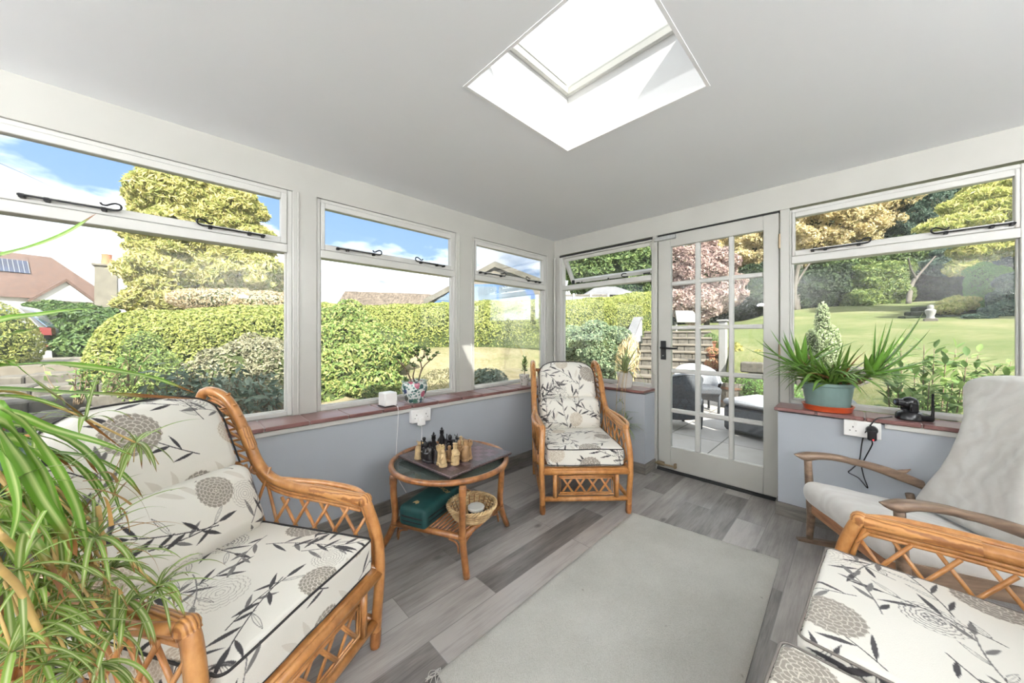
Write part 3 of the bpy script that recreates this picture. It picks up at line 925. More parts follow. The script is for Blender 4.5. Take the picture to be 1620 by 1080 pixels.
    stem(.20, .26, 3.4, .15, -2.5, Lf=.055); stem(.44, .20, 1.3, .2, 2.6); stem(.26, .30, 2.0, .17, -2.2, grey, Lf=.05, kinds=(1, 2)); stem(.62, .52, 1.2, .16, 2.0); stem(.05, .24, .2, .18, 1.6, kinds=(0, 2, 0)); stem(.20, .62, .9, .2, -2.0); stem(.34, .20, .2, .16, -2.0, kinds=(0, 2)); stem(.56, .04, .2, .14, 2.5, grey, Lf=.05, kinds=(1, 0))
    flower(.15, .52, .060, 'solid'); flower(.37, .40, .058, 'line'); flower(.55, .47, .042, 'beige')
    flower(.49, .115, .058, 'solid'); flower(.13, .15, .056, 'light'); flower(.33, .595, .045, 'beige'); flower(.60, .29, .040, 'light'); flower(.62, .61, .048, 'line'); flower(.27, .23, .042, 'beige'); flower(.03, .33, .046, 'solid')
    return img
TILE = fabric_tile()
FS = 1.22   # size of the print on the cloth
def sample(u, v):
    u, v = u / FS, v / FS
    i = (np.floor(u / TS * TN).astype(int)) % TN; j = (np.floor(v / TS * TN).astype(int)) % TN
    return TILE[i, j]

def cushion(name, parent, h, c, step, r=0.03, crown=0.02, crown_f=0.0, tilt=0.0, off=(0, 0), wr=0.0015, seed=0, round_top=0.0, pipe=('top',), pipe_mat='piping', coarse=('bottom',), hard=False):
    m = M(); h = arr(h)
    def shape(p):
        p = p.copy()
        if round_top:
            k = np.clip(p[:, 2] / h[2], 0, 1)
            q = np.abs(p[:, 0]) / h[0]
            p[:, 2] -= round_top * k * q ** 4
            p[:, 0] *= 1 - 0.07 * k ** 3
        return p
    ct, st = math.cos(tilt), math.sin(tilt)
    def place(p):
        y, z = p[:, 1] * ct - p[:, 2] * st, p[:, 1] * st + p[:, 2] * ct
        return np.stack([p[:, 0] + c[0], y + c[1], z + c[2]], -1)
    for p, U, V, ax, sg in rounded_box(h, r, step, crown, wr, seed, crown_f):
        sh = p.shape[:2]; P = p.reshape(-1, 3)
        if ax == 2: uv = (P[:, 0], P[:, 1])
        elif ax == 1: uv = (P[:, 0], P[:, 2] + h[1] + .06)
        else: uv = (P[:, 1] * .9 + .2, P[:, 2] + .11)
        m.col.append(sample(uv[0] + off[0], uv[1] + off[1]))
        m.grid(place(shape(P)).reshape(sh + (3,)))
    o = m.build(name, MT['floral'], parent, smooth=180, weld=2e-5)
    # piping cord round the seams
    pm = M()
    t = np.linspace(0, 2 * PI, 97)[:-1]
    rr = 0.045
    for w in pipe:
        if w in ('top', 'bottom'):
            z = (h[2] - r * .45) * (1 if w == 'top' else -1)
            n = 10; pts = []
            for cx, cy, a0 in ((1, 1, 0), (-1, 1, PI / 2), (-1, -1, PI), (1, -1, 1.5 * PI)):
                for k in range(n + 1):
                    a = a0 + k / n * PI / 2
                    pts.append((cx * (h[0] - r * 1.0) + (r * .9) * math.cos(a), cy * (h[1] - r) + (r * .9) * math.sin(a), z + 0.004))
            pts = arr(pts); q = np.repeat(pts, 1, 0)
            dense = []
            for i in range(len(q)):
                a, b = q[i], q[(i + 1) % len(q)]
                k = max(1, int(np.linalg.norm(b - a) / .03))
                for s in range(k): dense.append(a + (b - a) * s / k)
            dense = arr(dense)
            dense[:, 2] += np.sin(dense[:, 0] * 21 + seed) * .0016
            pm.tube(place(shape(dense)), .0034, 6, closed=True)
        else:  # front rectangle of a back cushion: along top and both sides
            y = h[1] - r * .35
            pts = [(-h[0] + .004, y, -h[2] + .02), (-h[0] + .004, y, 0), (-h[0] + .006, y, h[2] - .05), (-h[0] + .03, y, h[2] - .006), (0, y, h[2]), (h[0] - .03, y, h[2] - .006), (h[0] - .006, y, h[2] - .05), (h[0] - .004, y, 0), (h[0] - .004, y, -h[2] + .02)]
            pm.tube(place(shape(smooth_path(pts, 8))), .0034, 6)
    if pm.n: pm.build('piping', MT[pipe_mat], o, smooth=180)
    return o

def cane_seat(name, label, cat, loc, rz, hw, step, seats, group, seed=0, pipe_mat='piping'):
    """wing backed cane armchair (or two seater) facing +y, origin on the floor between the front legs"""
    t = thing(name, label, cat, loc, rz, group)
    R1 = 0.0185
    prof = [(-.60, .012), (-.63, .15), (-.675, .32), (-.745, .60), (-.81, .78), (-.842, .855), (-.825, .905), (-.77, .915), (-.70, .885), (-.64, .81), (-.59, .72), (-.545, .635), (-.48, .577), (-.38, .552), (-.22, .545), (-.045, .537)]
    for s in (-1, 1):
        X = s * hw
        out = [0, 0, 0, .0, .0, .0, .0, .0, .004, .006, .008, .010, .012, .014, .012, .004]
        path = smooth_path([(X + s * o, y, z) for o, (y, z) in zip(out, prof)], 6)
        k = len(path)
        rad = np.full(k, R1); rad[-40:] = .0195
        M().tube(path, rad, 10).build('side_pole', MT['cane'], t, smooth=180)
        # front leg, bowing forwards below the arm
        lp = smooth_path([(X + s * .004, -.040, .545), (X + s * .006, -.018, .50), (X + s * .014, .010, .40), (X + s * .016, .018, .28), (X + s * .010, .010, .12), (X + s * .008, .004, .012)], 6)
        lg = M().tube(lp, .0185, 10).build('leg', MT['cane'], t, smooth=180)
        M().tube(lp[-4:], .0197, 10).tube([(X + s * .008, .004, 0.0), (X + s * .008, .004, .014)], .017, 10).build_each('foot_binding', MT['cane_dark'], lg, smooth=60)
        # second arm pole bowing outwards
        M().tube(smooth_path([(X + s * .010, -.46, .572), (X + s * .030, -.37, .566), (X + s * .048, -.25, .560), (X + s * .045, -.12, .553), (X + s * .018, -.05, .545)], 6), .0125, 8).build('arm_pole', MT['cane'], t, smooth=180)
        # wrapped joints
        m = M()
        for a, b, r_ in ((-9, -1, .0225), (-34, -28, .0215)):
            m.tube(path[a:b] if b != -1 else path[a:], r_, 12)
        m.tube(lp[:4], .0215, 12)
        m.ball((X + s * .005, -.036, .540), .024, 12, 8)
        m.build_each('cane_binding', MT['cane_wrap'], t, smooth=60)
        # thin doubling cane under the arm and wing
        ip = path[42:].copy(); ip[:, 2] -= .026; ip[:, 1] -= .006
        m = M().tube(ip, .0075, 7)
        ip2 = path[42:].copy(); ip2[:, 2] -= .039; ip2[:, 1] -= .010
        m.tube(ip2, .0065, 7)
        m.tube(lp[3:20] + arr([0, -.026, 0]), .0075, 7)
        m.build_each('inner_cane', MT['cane_dark'] if s == 0 else MT['cane'], t, smooth=180)
        # criss-cross lattice below the arm and in the wing
        m = M()
        def low(y): return .300
        def top(y):
            j = np.argmin(np.abs(path[60:, 1] - y)); return path[60 + j, 2] - .040
        ys = np.linspace(-.64, -.02, 8)
        for dx, sg in ((.004, 1), (-.004, -1)):
            for y in np.arange(-.70, .05, .092):
                a, b = (y, y + .135) if sg > 0 else (y + .135, y)
                pa = []
                for k in np.linspace(0, 1, 15):
                    yy = a + (b - a) * k
                    if not (-.62 < yy < -.025): continue
                    zz = .30 + k * (.505 - .30)
                    if yy < -.46: zz = .30 + k * (.62 - .30)
                    pa.append((X + s * .006 + dx, yy, zz))
                if len(pa) > 3:
                    m.tube([pa[0], pa[len(pa) // 2], pa[-1]], .0062, 6)
        m.build('side_lattice', MT['cane'], t, smooth=180)
        m = M()
        for k in range(7):
            z = .60 + k * .043
            yb = np.interp(z, [p[1] for p in prof[3:6]], [p[0] for p in prof[3:6]])
            yf = np.interp(-z, [-p[1] for p in prof[8:12]], [p[0] for p in prof[8:12]])
            m.tube([(X, yb, z), (X, yf, z + .05)], .0055, 6); m.tube([(X, yb, z + .06), (X, yf, z - .01)], .0055, 6)
        m.build('wing_lattice', MT['cane'], t, smooth=180)
        # side rails
        m = M().tube([(X + s * .012, .012, .285), (X, -.665, .285)], .017, 9).tube([(X + s * .008, .006, .10), (X, -.615, .10)], .014, 9)
        m.build_each('side_rail', MT['cane'], t, smooth=180)
    # front rails
    M().tube([(-hw - .014, .016, .272), (hw + .014, .016, .272)], .018, 10).build('front_rail', MT['cane'], t, smooth=180)
    M().box((-hw, -.02, .284), (hw, .022, .298), .005).build('seat_rail', MT['cane'], t)
    M().tube([(-hw - .008, .006, .096), (hw + .008, .006, .096)], .0165, 10).build('front_stretcher', MT['cane'], t, smooth=180)
    M().tube([(-hw, -.665, .285), (hw, -.665, .285)], .016, 9).tube([(-hw, -.612, .10), (hw, -.612, .10)], .0145, 9).build_each('rear_stretcher', MT['cane'], t, smooth=180)
    M().tube([(-hw, -.835, .845), (hw, -.835, .845)], .014, 9).tube([(-hw, -.76, .62), (hw, -.76, .62)], .013, 9).build_each('back_rail', MT['cane'], t, smooth=180)
    m = M()
    for y in np.arange(-.62, -.04, .065): m.box((-hw, y - .014, .283), (hw, y + .014, .295), .003)
    for x in np.linspace(-hw + .05, hw - .05, 6): m.tube([(x, -.665, .29), (x, -.755, .60), (x, -.835, .84)], .007, 6)
    m.build('seat_slats', MT['cane_dark'], t)
    # lattice panel(s) in the front
    n = len(seats); w = 2 * hw / n
    for i in range(n):
        x0, x1 = -hw + i * w + .072, -hw + (i + 1) * w - .072
        m = M()
        for q in (x0, x1): m.tube([(q, .012, .258), (q, .010, .108)], .0155, 9)
        p = M(); z0, z1 = .128, .246
        a, b = x0 + .022, x1 - .022
        for dd in (0, .012):
            p.tube([(a + dd, .014, z0 + dd), (b - dd, .014, z0 + dd), (b - dd, .016, z1 - dd), (a + dd, .016, z1 - dd), ], .006, 6, closed=True)
        k = 4; ww = (b - a - .03) / k
        for j in range(k):
            l_ = a + .015 + j * ww
            for off in (0, .011):
                p.tube([(l_ + off * .6, .016, z0 + .012), (l_ + ww * .8 + off * .6, .017, z1 - .012)], .0045, 6)
                p.tube([(l_ + ww * .8 - off * .6 + .01, .010, z0 + .012), (l_ - off * .6 + .01, .011, z1 - .012)], .0045, 6)
        pp = m.build_each('front_post', MT['cane'], t, smooth=180)[0]
        p.build('front_lattice', MT['cane'], pp, smooth=180)
    # cushions
    cw = w / 2 - (.014 if n == 1 else .004)
    for i, (fwd, zz) in enumerate(seats):
        cx = -hw + (i + .5) * w
        cushion('seat_cushion', t, (cw - .008, .290, .060), (cx, -.272 + fwd, .362 + zz), step, r=.022, crown=.014, off=(.31 * i + .07 * seed, .11 * seed + .02), seed=seed + i, pipe=('top', 'bottom'), pipe_mat=pipe_mat)
        cushion('back_cushion', t, (cw - .018, .080, .128), (cx, -.545, .515), step, r=.05, crown=.012, crown_f=.035, tilt=.42, off=(.12 * seed + .33 * i, .20), seed=seed + 3, pipe=())
        cushion('back_cushion', t, (cw - .022, .078, .165), (cx, -.692, .752), step, r=.05, crown=.012, crown_f=.035, tilt=.46, off=(.12 * seed + .33 * i, .45), seed=seed + 5, round_top=.055, pipe=('front',))
    return t

STEP_NEAR, STEP_MID, STEP_FAR = 0.0018, 0.0021, 0.0038
cane_seat('cane_armchair', 'cane armchair with floral cushions under the left window, half behind the spider plant', 'armchair', (-2.680, -1.227, 0), math.radians(-148.4), .280, STEP_NEAR, [(0, 0)], None, seed=1)
cane_seat('cane_armchair', 'cane armchair with floral cushions standing in the far corner of the room', 'armchair', (-1.065, -1.095, 0), math.radians(136.9), .272, STEP_FAR, [(0, 0)], None, seed=3)
cane_seat('cane_sofa', 'two-seat cane sofa with floral cushions in front of the rocking chair, cut by the frame', 'sofa', (-1.895, -2.275, 0), math.radians(-3.0), .555, STEP_MID, [(.055, -.008), (0.03, 0)], None, seed=6, pipe_mat='piping_grey')

# ------------------------------------------------------------------ rug
m = M()
RC = [(-.853, -1.309), (-.756, -2.056), (-1.66, -2.075), (-2.45, -2.09), (-2.33, -1.330), (-1.6, -1.32)]
u = np.linspace(0, 1, 60); v = np.linspace(0, 1, 40)
UU, VV = np.meshgrid(u, v, indexing='ij')
c00, c10, c11, c01 = arr([-2.325, -1.330]), arr([-.853, -1.309]), arr([-.756, -2.056]), arr([-2.45, -2.09])
P2 = (c00 * (1 - UU)[..., None] + c10 * UU[..., None]) * (1 - VV)[..., None] + (c01 * (1 - UU)[..., None] + c11 * UU[..., None]) * VV[..., None]
edge = np.minimum(np.minimum(UU, 1 - UU) * 1.5, np.minimum(VV, 1 - VV) * .75)
Z = .004 + .013 * np.clip(edge / .018, 0, 1) ** .5 + .0008 * np.sin(UU * 90) * np.sin(VV * 70)
G = np.concatenate([P2, Z[..., None]], -1)
m.grid(G[::-1])
Gb = G.copy(); Gb[..., 2] = .001
m.grid(Gb)
k = np.concatenate([G[:, 0], G[-1, 1:], G[::-1, -1][1:], G[0, ::-1][1:-1]]); kb = k.copy(); kb[:, 2] = .001
m.grid(np.stack([kb, k], 1), closed_u=True)
rug = tag(m.build('rug', MT['rug'], smooth=60), 'pale oatmeal wool rug lying on the grey plank floor', 'rug')
m = M()
for i in range(9):
    a = arr([-2.325 + i * .002, -1.327 + rng.normal(0, .006), .008])
    m.tube(smooth_path([a, a + arr([-.02, rng.normal(.005, .01), -.003]), a + arr([-.045, rng.normal(.005, .02), -.005])], 4), .0012, 4)
m.build('corner_tassel', MT['rug'], rug)

# ------------------------------------------------------------------ rocking chair
def rocking_chair():
    # local: +y forwards (towards the sitter's knees), +x towards the window side; origin on the floor between the front legs
    t = thing('rocking_chair', 'low rocking chair in crushed pale grey velour with weathered wooden arms', 'rocking chair', (-.715, -2.326, 0), math.radians(33.4))
    hw = .276
    def mk(name, prof2, x, th, mat, r_=None):
        pass
    for s in (-1, 1):
        X = s * hw
        # rocker runner
        n = 26; y = np.linspace(.085, -.78, n)
        z = .030 + .16 * ((y + .33) / .62) ** 2 * .42
        o = np.concatenate([np.stack([y, z + .030 * np.clip(1 - ((y + .35) / .47) ** 6, .15, 1)], -1), np.stack([y, z - .0], -1)[::-1]])
        o[:, 1] -= z.min()
        M().prism(o, (X - .011, 0, 0), (0, 1, 0), (0, 0, 1), (1, 0, 0), .022).build('rocker', MT['teak'], t, smooth=50)
        # front leg and rear leg
        M().tube(smooth_path([(X, .035, .475), (X, .030, .36), (X, .020, .20), (X, .028, .045)], 5), [.017, .017, .017, .0175, .018, .0185, .019, .0195, .020, .0205, .020, .019, .018, .017, .016, .015][:16], 10).build('leg', MT['teak'], t, smooth=180)
        M().tube(smooth_path([(X, -.42, .33), (X, -.45, .20), (X, -.50, .055)], 5), .0165, 10).build('leg', MT['teak'], t, smooth=180)
        # arm: flat sculpted bar, horn at the front, forked end at the back
        k = 34; q = np.linspace(0, 1, k)
        yy = .10 - q * .575
        zz = .486 + .016 * np.sin(np.clip(q * 2.2, 0, 1) * PI) - .100 * np.clip((q - .40) / .60, 0, 1) ** 1.5
        zz[:3] += arr([.012, .006, .002])
        hgt = np.interp(q, [0, .04, .10, .18, .5, .8, 1], [.002, .014, .024, .018, .017, .026, .024])
        wid = np.interp(q, [0, .05, .12, .3, .7, 1], [.004, .022, .030, .026, .021, .016])
        sec = []
        for a in np.linspace(0, 2 * PI, 14, endpoint=False):
            ca, sa = math.cos(a), math.sin(a)
            sec.append(np.stack([X + wid * np.sign(ca) * abs(ca) ** .8, yy, zz + hgt * (np.sign(sa) * abs(sa) ** .8 - .25)], -1))
        am = M().grid(np.stack(sec, 0)[::1], closed_u=True)
        am.add(np.stack(sec, 0)[:, -1], [list(range(14))])
        # fork horn on the top of the rear end
        am.tube(smooth_path([(X, -.37, zz[27] + .008), (X, -.40, zz[29] + .030), (X, -.425, zz[30] + .050)], 5), [.014, .013, .013, .012, .012, .010, .009, .007, .005, .004, .002], 8)
        am.build('arm', MT['teak'], t, smooth=70)
    # rails
    M().box((-hw, .004, .185), (hw, .028, .262), .005).build('front_rail', MT['teak_red'], t)
    for s in (-1, 1):
        a, b = arr([s * hw, .02, .245]), arr([s * (hw - .0), -.44, .175])
        o = [(.02, .205), (.02, .275), (-.45, .215), (-.45, .15)]
        M().prism(o, (s * (hw - .012) - .011, 0, 0), (0, 1, 0), (0, 0, 1), (1, 0, 0), .022).build_each('side_rail', MT['teak'], t)
    M().box((-hw, -.47, .13), (hw, -.448, .20), .004).build('rear_rail', MT['teak_red'], t)
    # seat pad: thick rounded wedge sloping backwards
    m = M()
    for p, U, V, ax, sg in rounded_box((hw - .004, .285, .062), .055, .010, .022, .002, 2):
        q = p.copy()
        k = (q[..., 1] + .285) / .57
        q[..., 2] *= .80 + .20 * k
        z = q[..., 2] + .318 - (.055 - q[..., 1] + .215 - .27) * 0 + (q[..., 1] - .285) * .17
        q[..., 1] -= .205
        m.grid(np.stack([q[..., 0], q[..., 1], z], -1))
    m.build('seat_pad', MT['velour'], t, smooth=180, weld=2e-5)
    # tall waisted back
    m = M()
    nu, nv = 60, 70
    hgt = .74
    def half_w(k): return np.interp(k, [0, .1, .2, .3, .4, .5, .6, .7, .8, .9, 1.0], [.245, .228, .203, .178, .162, .156, .159, .176, .216, .252, .255])
    def curve_y(k): return np.interp(k, [0, .2, .45, .7, .9, 1.0], [-.435, -.48, -.54, -.60, -.66, -.69])
    def curve_z(k): return .295 + hgt * k * .91
    for face in (1, -1):
        K, S = np.meshgrid(np.linspace(0, 1, nv), np.linspace(-1, 1, nu), indexing='ij')
        # superellipse cross section, closing at the sides, the top and the bottom
        w = half_w(K) * np.sqrt(np.clip(1 - np.clip((K - .90) / .115, 0, 1) ** 3 * .42, 0, 1))
        edge = (1 - np.abs(S) ** 6) ** .4
        tk = .052 * edge * np.sqrt(np.clip(np.minimum((1.0 - K) / .05, (K + .001) / .04), 0, 1))
        wr_ = .002 * np.sin(S * 9 + 4 * np.sin(K * 7)) * np.sin(K * 31 + 2 * np.sin(S * 6)) * edge
        dish = .028 * (S ** 2) * np.interp(K, [0, .5, 1], [.2, 1, .7])
        X_ = S * w
        Y_ = curve_y(K) + face * (tk + wr_) + dish
        Z_ = curve_z(K) + face * tk * .22 - .03 * np.abs(S) ** 5 * np.clip((K - .8) / .2, 0, 1)
        P = np.stack([X_, Y_, Z_], -1)
        m.grid(P if face < 0 else P[::-1])
    m.build('back_pad', MT['velour'], t, smooth=180, weld=1e-4)
    return t
rocking_chair()

# ------------------------------------------------------------------ round cane table with a glass top
def cane_table():
    t = thing('cane_table', 'round cane side table with glass top and slatted lower shelf', 'table', (-1.84, -.70, 0))
    R, zt = .320, .443
    M().tube(ring((0, 0, zt), R, n=64), .0150, 10, closed=True).build('top_rim', MT['cane_table'], t, smooth=180)
    M().tube(ring((0, 0, zt - .010), R - .020, n=64), .0065, 8, closed=True).build('inner_ring', MT['cane_dark'], t, smooth=180)
    M().lathe([(R - .012, zt - .003), (R - .010, zt + .003), (0, zt + .003)], 48).lathe([(0, zt - .003), (R - .012, zt - .003)], 48).build('glass_top', MT['table_glass'], t, smooth=30)
    legs = [((-.325, .045), (-.350, .145)), ((-.145, -.315), (-.135, -.330)), ((.205, -.215), (.312, -.142)), ((.165, .285), (.245, .360))]
    sh = []
    for (x, y), (fx, fy) in legs:
        x, y = x * .985, y * .985
        sx, sy = x * .97, y * .97
        lg = M().tube(smooth_path([(x, y, zt - .01), (x * .995, y * .995, .34), (sx, sy, .22), (sx + (fx - sx) * .28, sy + (fy - sy) * .28, .13), (fx, fy, .006)], 6), .0172, 10).build('leg', MT['cane_table'], t, smooth=180)
        m = M()
        m.tube([(x, y, zt - .055), (x, y, zt - .02)], .0195, 10); m.tube([(sx, sy, .170), (sx, sy, .178)], .0205, 10).tube([(sx, sy, .184), (sx, sy, .192)], .0205, 10)
        m.build_each('leg_binding', MT['cane_dark'], lg, smooth=60)
        M().tube([(fx, fy, 0), (fx, fy, .010)], .016, 10).build('foot_cap', MT['cane_dark'], lg, smooth=60)
        sh.append((sx, sy))
    zs_ = .182
    for i in range(4):
        a, b = arr([*sh[i], zs_]), arr([*sh[(i + 1) % 4], zs_])
        M().tube([a, b], .0155, 9).build('shelf_rail', MT['cane_table'], t, smooth=180)
    for i in range(4):
        m = M()
        for j, sg in (((i + 1) % 4, 1), ((i - 1) % 4, 1)):
            p0 = arr([*sh[i], zs_]); d = arr([*sh[j], zs_]) - p0; d /= np.linalg.norm(d)
            m.tube(smooth_path([p0 + d * .075 + arr([0, 0, -.018]), p0 + d * .030 + arr([0, 0, -.035]), p0 + d * .018 + arr([0, 0, -.080])], 5), .0055, 6)
        m.build_each('leg_brace', MT['cane_dark'], t, smooth=180)
    # slats run parallel to the front-right rail
    m = M()
    L0, L1 = arr(sh[0]), arr(sh[1]); R0, R1_ = arr(sh[3]), arr(sh[2])
    for k in np.linspace(.05, .95, 17):
        a, b = L0 + (L1 - L0) * k, R0 + (R1_ - R0) * k
        m.tube([(a[0], a[1], zs_ + .006), (b[0], b[1], zs_ + .006)], .0058, 6)
    m.build('shelf_slats', MT['cane_dark'], t, smooth=180)
    return t
cane_table()

# ------------------------------------------------------------------ small things in the room
CF = arr([math.cos(math.radians(45.3)), math.sin(math.radians(45.3)), 0]); CR = arr([CF[1], -CF[0], 0])
def at(px, py, D):
    """the point of the place seen at (px, py) of the 1620 x 1080 photograph, D metres in front of the camera"""
    return arr(cam.location) + D * (CF + (px - 810) / 540 * CR - arr([0, 0, (py - 530.5) / 540]))

def strip(m, path, w, cols, flat=(0, 0, 1), fold=0.18, n=5, thick=0.0):
    """a leaf blade along path: w half width per point, cols (k,n,3); V-folded; thick>0 gives a fleshy leaf"""
    p = arr(path); k = len(p); w = np.broadcast_to(arr(w), (k,))
    t = np.gradient(p, axis=0); t /= np.linalg.norm(t, axis=1)[:, None] + 1e-9
    up = np.broadcast_to(arr(flat), (k, 3))
    a = np.cross(t, up); a /= np.linalg.norm(a, axis=1)[:, None] + 1e-6
    nn = np.cross(a, t)
    s = np.linspace(-1, 1, n)
    if thick:
        th = np.linspace(0, 2 * PI, 9)[:-1]
        P = p[:, None] + a[:, None] * (np.cos(th)[None, :, None] * w[:, None, None]) + nn[:, None] * (np.where(np.sin(th) > 0, .25, 1.0) * np.sin(th))[None, :, None] * (w * thick)[:, None, None]
        c = np.repeat(arr(cols).reshape(-1, 1, 3), 8, 1) if arr(cols).ndim == 2 else np.repeat(arr(cols)[:, :1], 8, 1)
        m.col.append(c.reshape(-1, 3)); m.grid(P.transpose(1, 0, 2), closed_u=True)
        m.col[-1] = c.transpose(1, 0, 2).reshape(-1, 3)
    else:
        P = p[:, None] + a[:, None] * (s[None, :, None] * w[:, None, None]) + nn[:, None] * (np.abs(s)[None, :, None] * (w * fold)[:, None, None])
        m.col.append(arr(cols).reshape(-1, 3)); m.grid(P)
    return m

def m_blade(name, trans=0.25, rough=0.4):
    t = NT(name); t.t.nodes.remove(t.b)
    a = t.n('VertexColor'); a.layer_name = 'pattern'
    d = t.n('BsdfPrincipled', {'Base Color': a.outputs[0], 'Roughness': rough}); d.inputs['Specular IOR Level'].default_value = 0.4
    tl = t.n('BsdfTranslucent', {'Color': a.outputs[0]})
    mx = t.n('MixShader', {0: trans, 1: d, 2: tl}); t.t.links.new(mx.outputs[0], t.out.inputs[0]); return t.m
MT['blade'] = m_blade('striped blade leaf')
MT['aloe'] = m_blade('fleshy aloe leaf', 0.08, 0.35)
MT['aloe_stalk'] = plain('dry aloe stalk', (.16, .11, .045), .8, var=.3, sc=40)
MT['soil'] = plain('potting soil', (0.035, 0.025, 0.018), 0.95, var=0.4, sc=60, bump=0.6)
MT['cream_stone'] = plain('carved cream stone', (0.46, 0.33, 0.17), 0.55, var=0.25, sc=40)
MT['tan_stone'] = plain('carved tan stone', (0.30, 0.175, 0.08), 0.5, var=0.3, sc=40)
MT['black_stone'] = plain('carved black stone', (0.010, 0.009, 0.010), 0.3, var=0.3)
MT['bark'] = m_wood('plain bark', (0.09, 0.06, 0.035), (0.17, 0.12, 0.075), (0.26, 0.20, 0.14), (20, 20, 5), 0.8)
MT['runner'] = plain('yellow plant runner', (0.56, 0.38, 0.14), 0.55, var=0.25, sc=25)
MT['wicker'] = m_cane('natural wicker', (0.33, 0.20, 0.085), (0.52, 0.36, 0.18), (0.68, 0.52, 0.30))
MT['green_case'] = plain('dark green case cloth', (0.006, 0.050, 0.048), 0.6, var=0.2, sc=20, bump=0.2)
MT['black_cloth'] = plain('black webbing', (0.008, 0.008, 0.009), 0.7)
MT['gold_print'] = plain('worn gold print', (0.48, 0.33, 0.15), 0.45, 0.2)
MT['terracotta_red'] = plain('glazed orange saucer', (0.50, 0.075, 0.022), 0.28, var=0.1)
MT['teal_pot'] = plain('chalky green pot', (0.155, 0.235, 0.22), 0.55, var=0.12, sc=9)
MT['white_pot'] = plain('chalk white pot', (0.70, 0.69, 0.65), 0.5, var=0.06)
MT['red_led'] = NT('red indicator light').m
_b = MT['red_led'].node_tree.nodes['Principled BSDF']; _b.inputs['Base Color'].default_value = (.6, .01, .01, 1); _b.inputs['Emission Color'].default_value = (1, .02, .02, 1); _b.inputs['Emission Strength'].default_value = 3.0

# -- chess board and carved pieces
def m_board():
    t = NT('tooled chess board')
    g = t.obj()
    mp = t.n('Mapping'); t.set(mp, 'Vector', g); mp.inputs['Location'].default_value = (.18, .18, 0.013)
    ck = t.n('TexChecker', {'Scale': 1 / .045, 'Color1': (.030, .022, .026), 'Color2': (.15, .12, .13)}); t.set(ck, 'Vector', mp.outputs[0])
    sp = t.n('SeparateXYZ'); t.set(sp, 0, g)
    inside = t.math('MULTIPLY', t.math('LESS_THAN', t.math('ABSOLUTE', sp.outputs[0]), .18), t.math('LESS_THAN', t.math('ABSOLUTE', sp.outputs[1]), .18))
    rim = t.ramp(t.noise(g, 90, 3), [(.35, (.022, .014, .016)), (.65, (.10, .062, .060))])
    red = t.ramp(t.noise(g, 7, 2), [(.35, (0, 0, 0)), (.6, (.5, .5, .5))])
    c = t.mix(inside, rim, t.mix(red, ck.outputs[0], (.12, .03, .032)))
    t.base(c, 0.30); t.bump(t.noise(g, 120, 4), 0.35, 0.004); return t.m
MT['board'] = m_board()
BZ = 0.4585
board = thing('chess_board', 'dark tooled chess board lying on the round cane table', 'chess board', (-1.815, -.718, BZ), math.radians(5))
M().box((-.228, -.228, .002), (.228, .228, .016), .004).build('playing_surface', MT['board'], board)
M().box((-.224, -.224, 0), (.224, .224, .004)).build('board_base', MT['black_plastic'], board, smooth=0)

def piece(kind, mat, loc, label, group, s=1.0, rz=0.0):
    """small carved figure on a round plinth"""
    m = M(); b = M()
    b.lathe([(.0175, 0), (.0185, .004), (.0175, .010), (.014, .013), (0, .013)], 16)
    if kind == 'rook':
        m.lathe([(.013, .012), (.0115, .030), (.0105, .052), (.0125, .060), (.0155, .066), (.0155, .078), (.012, .078), (.011, .070), (0, .070)], 14)
        for a in range(5): m.box((.0105 * math.cos(a * 1.257) - .003, .0105 * math.sin(a * 1.257) - .003, .077), (.0105 * math.cos(a * 1.257) + .003, .0105 * math.sin(a * 1.257) + .003, .083), .0006)
        m.tube(smooth_path([(.010, -.006, .02), (.014, -.004, .04), (.010, -.002, .055)], 4), .004, 6)
    elif kind == 'pawn':
        m.lathe([(.011, .012), (.0125, .022), (.0085, .038), (.0095, .046), (.005, .053), (.0075, .060), (.006, .067), (0, .070)], 14)
        m.tube(smooth_path([(-.010, .0, .045), (-.012, .007, .035), (-.003, .010, .032)], 4), .0032, 6); m.tube(smooth_path([(.010, .0, .045), (.012, .007, .035), (.003, .010, .032)], 4), .0032, 6)
    elif kind == 'knight':
        m.lathe([(.014, .012), (.0125, .03), (.012, .045), (.009, .056), (0, .060)], 14)
        m.ball((.004, 0, .066), (.008, .0065, .010), 10, 8); m.ball((.013, 0, .066), (.008, .005, .005), 10, 6)
        m.tube([(-.002, -.004, .073), (-.004, -.006, .081)], [.0025, .0008], 5); m.tube([(-.002, .004, .073), (-.004, .006, .081)], [.0025, .0008], 5)
    else:
        top = {'queen': .094, 'king': .104, 'bishop': .086}[kind]
        m.lathe([(.0145, .012), (.0155, .024), (.0115, .045), (.0125, .060), (.0065, top - .026), (.0085, top - .016), (.0075, top - .007), (.0095, top - .004) if kind != 'bishop' else (.005, top - .004), (0, top)], 14)
        m.tube(smooth_path([(-.012, .0, .058), (-.016, .007, .044), (-.004, .013, .040)], 4), .0038, 6); m.tube(smooth_path([(.012, .0, .058), (.015, .006, .044), (.004, .013, .046)], 4), .0038, 6)
        if kind == 'king': m.box((-.0018, -.0018, top - .004), (.0018, .0018, top + .010)).box((-.005, -.0018, top + .002), (.005, .0018, top + .005))
        if kind == 'bishop': m.tube([(.014, .009, .013), (.014, .009, .092)], .002, 6)
    m.xf(lambda v: v * arr([1.22, 1.22, 1.0]))
    for q in (m, b): q.xf(lambda v: v * s)
    t = thing('chess_piece', label, 'chess piece', loc, rz, group)
    m.build('figure', mat, t, smooth=50); b.build('plinth', mat, t, smooth=50)
    return t
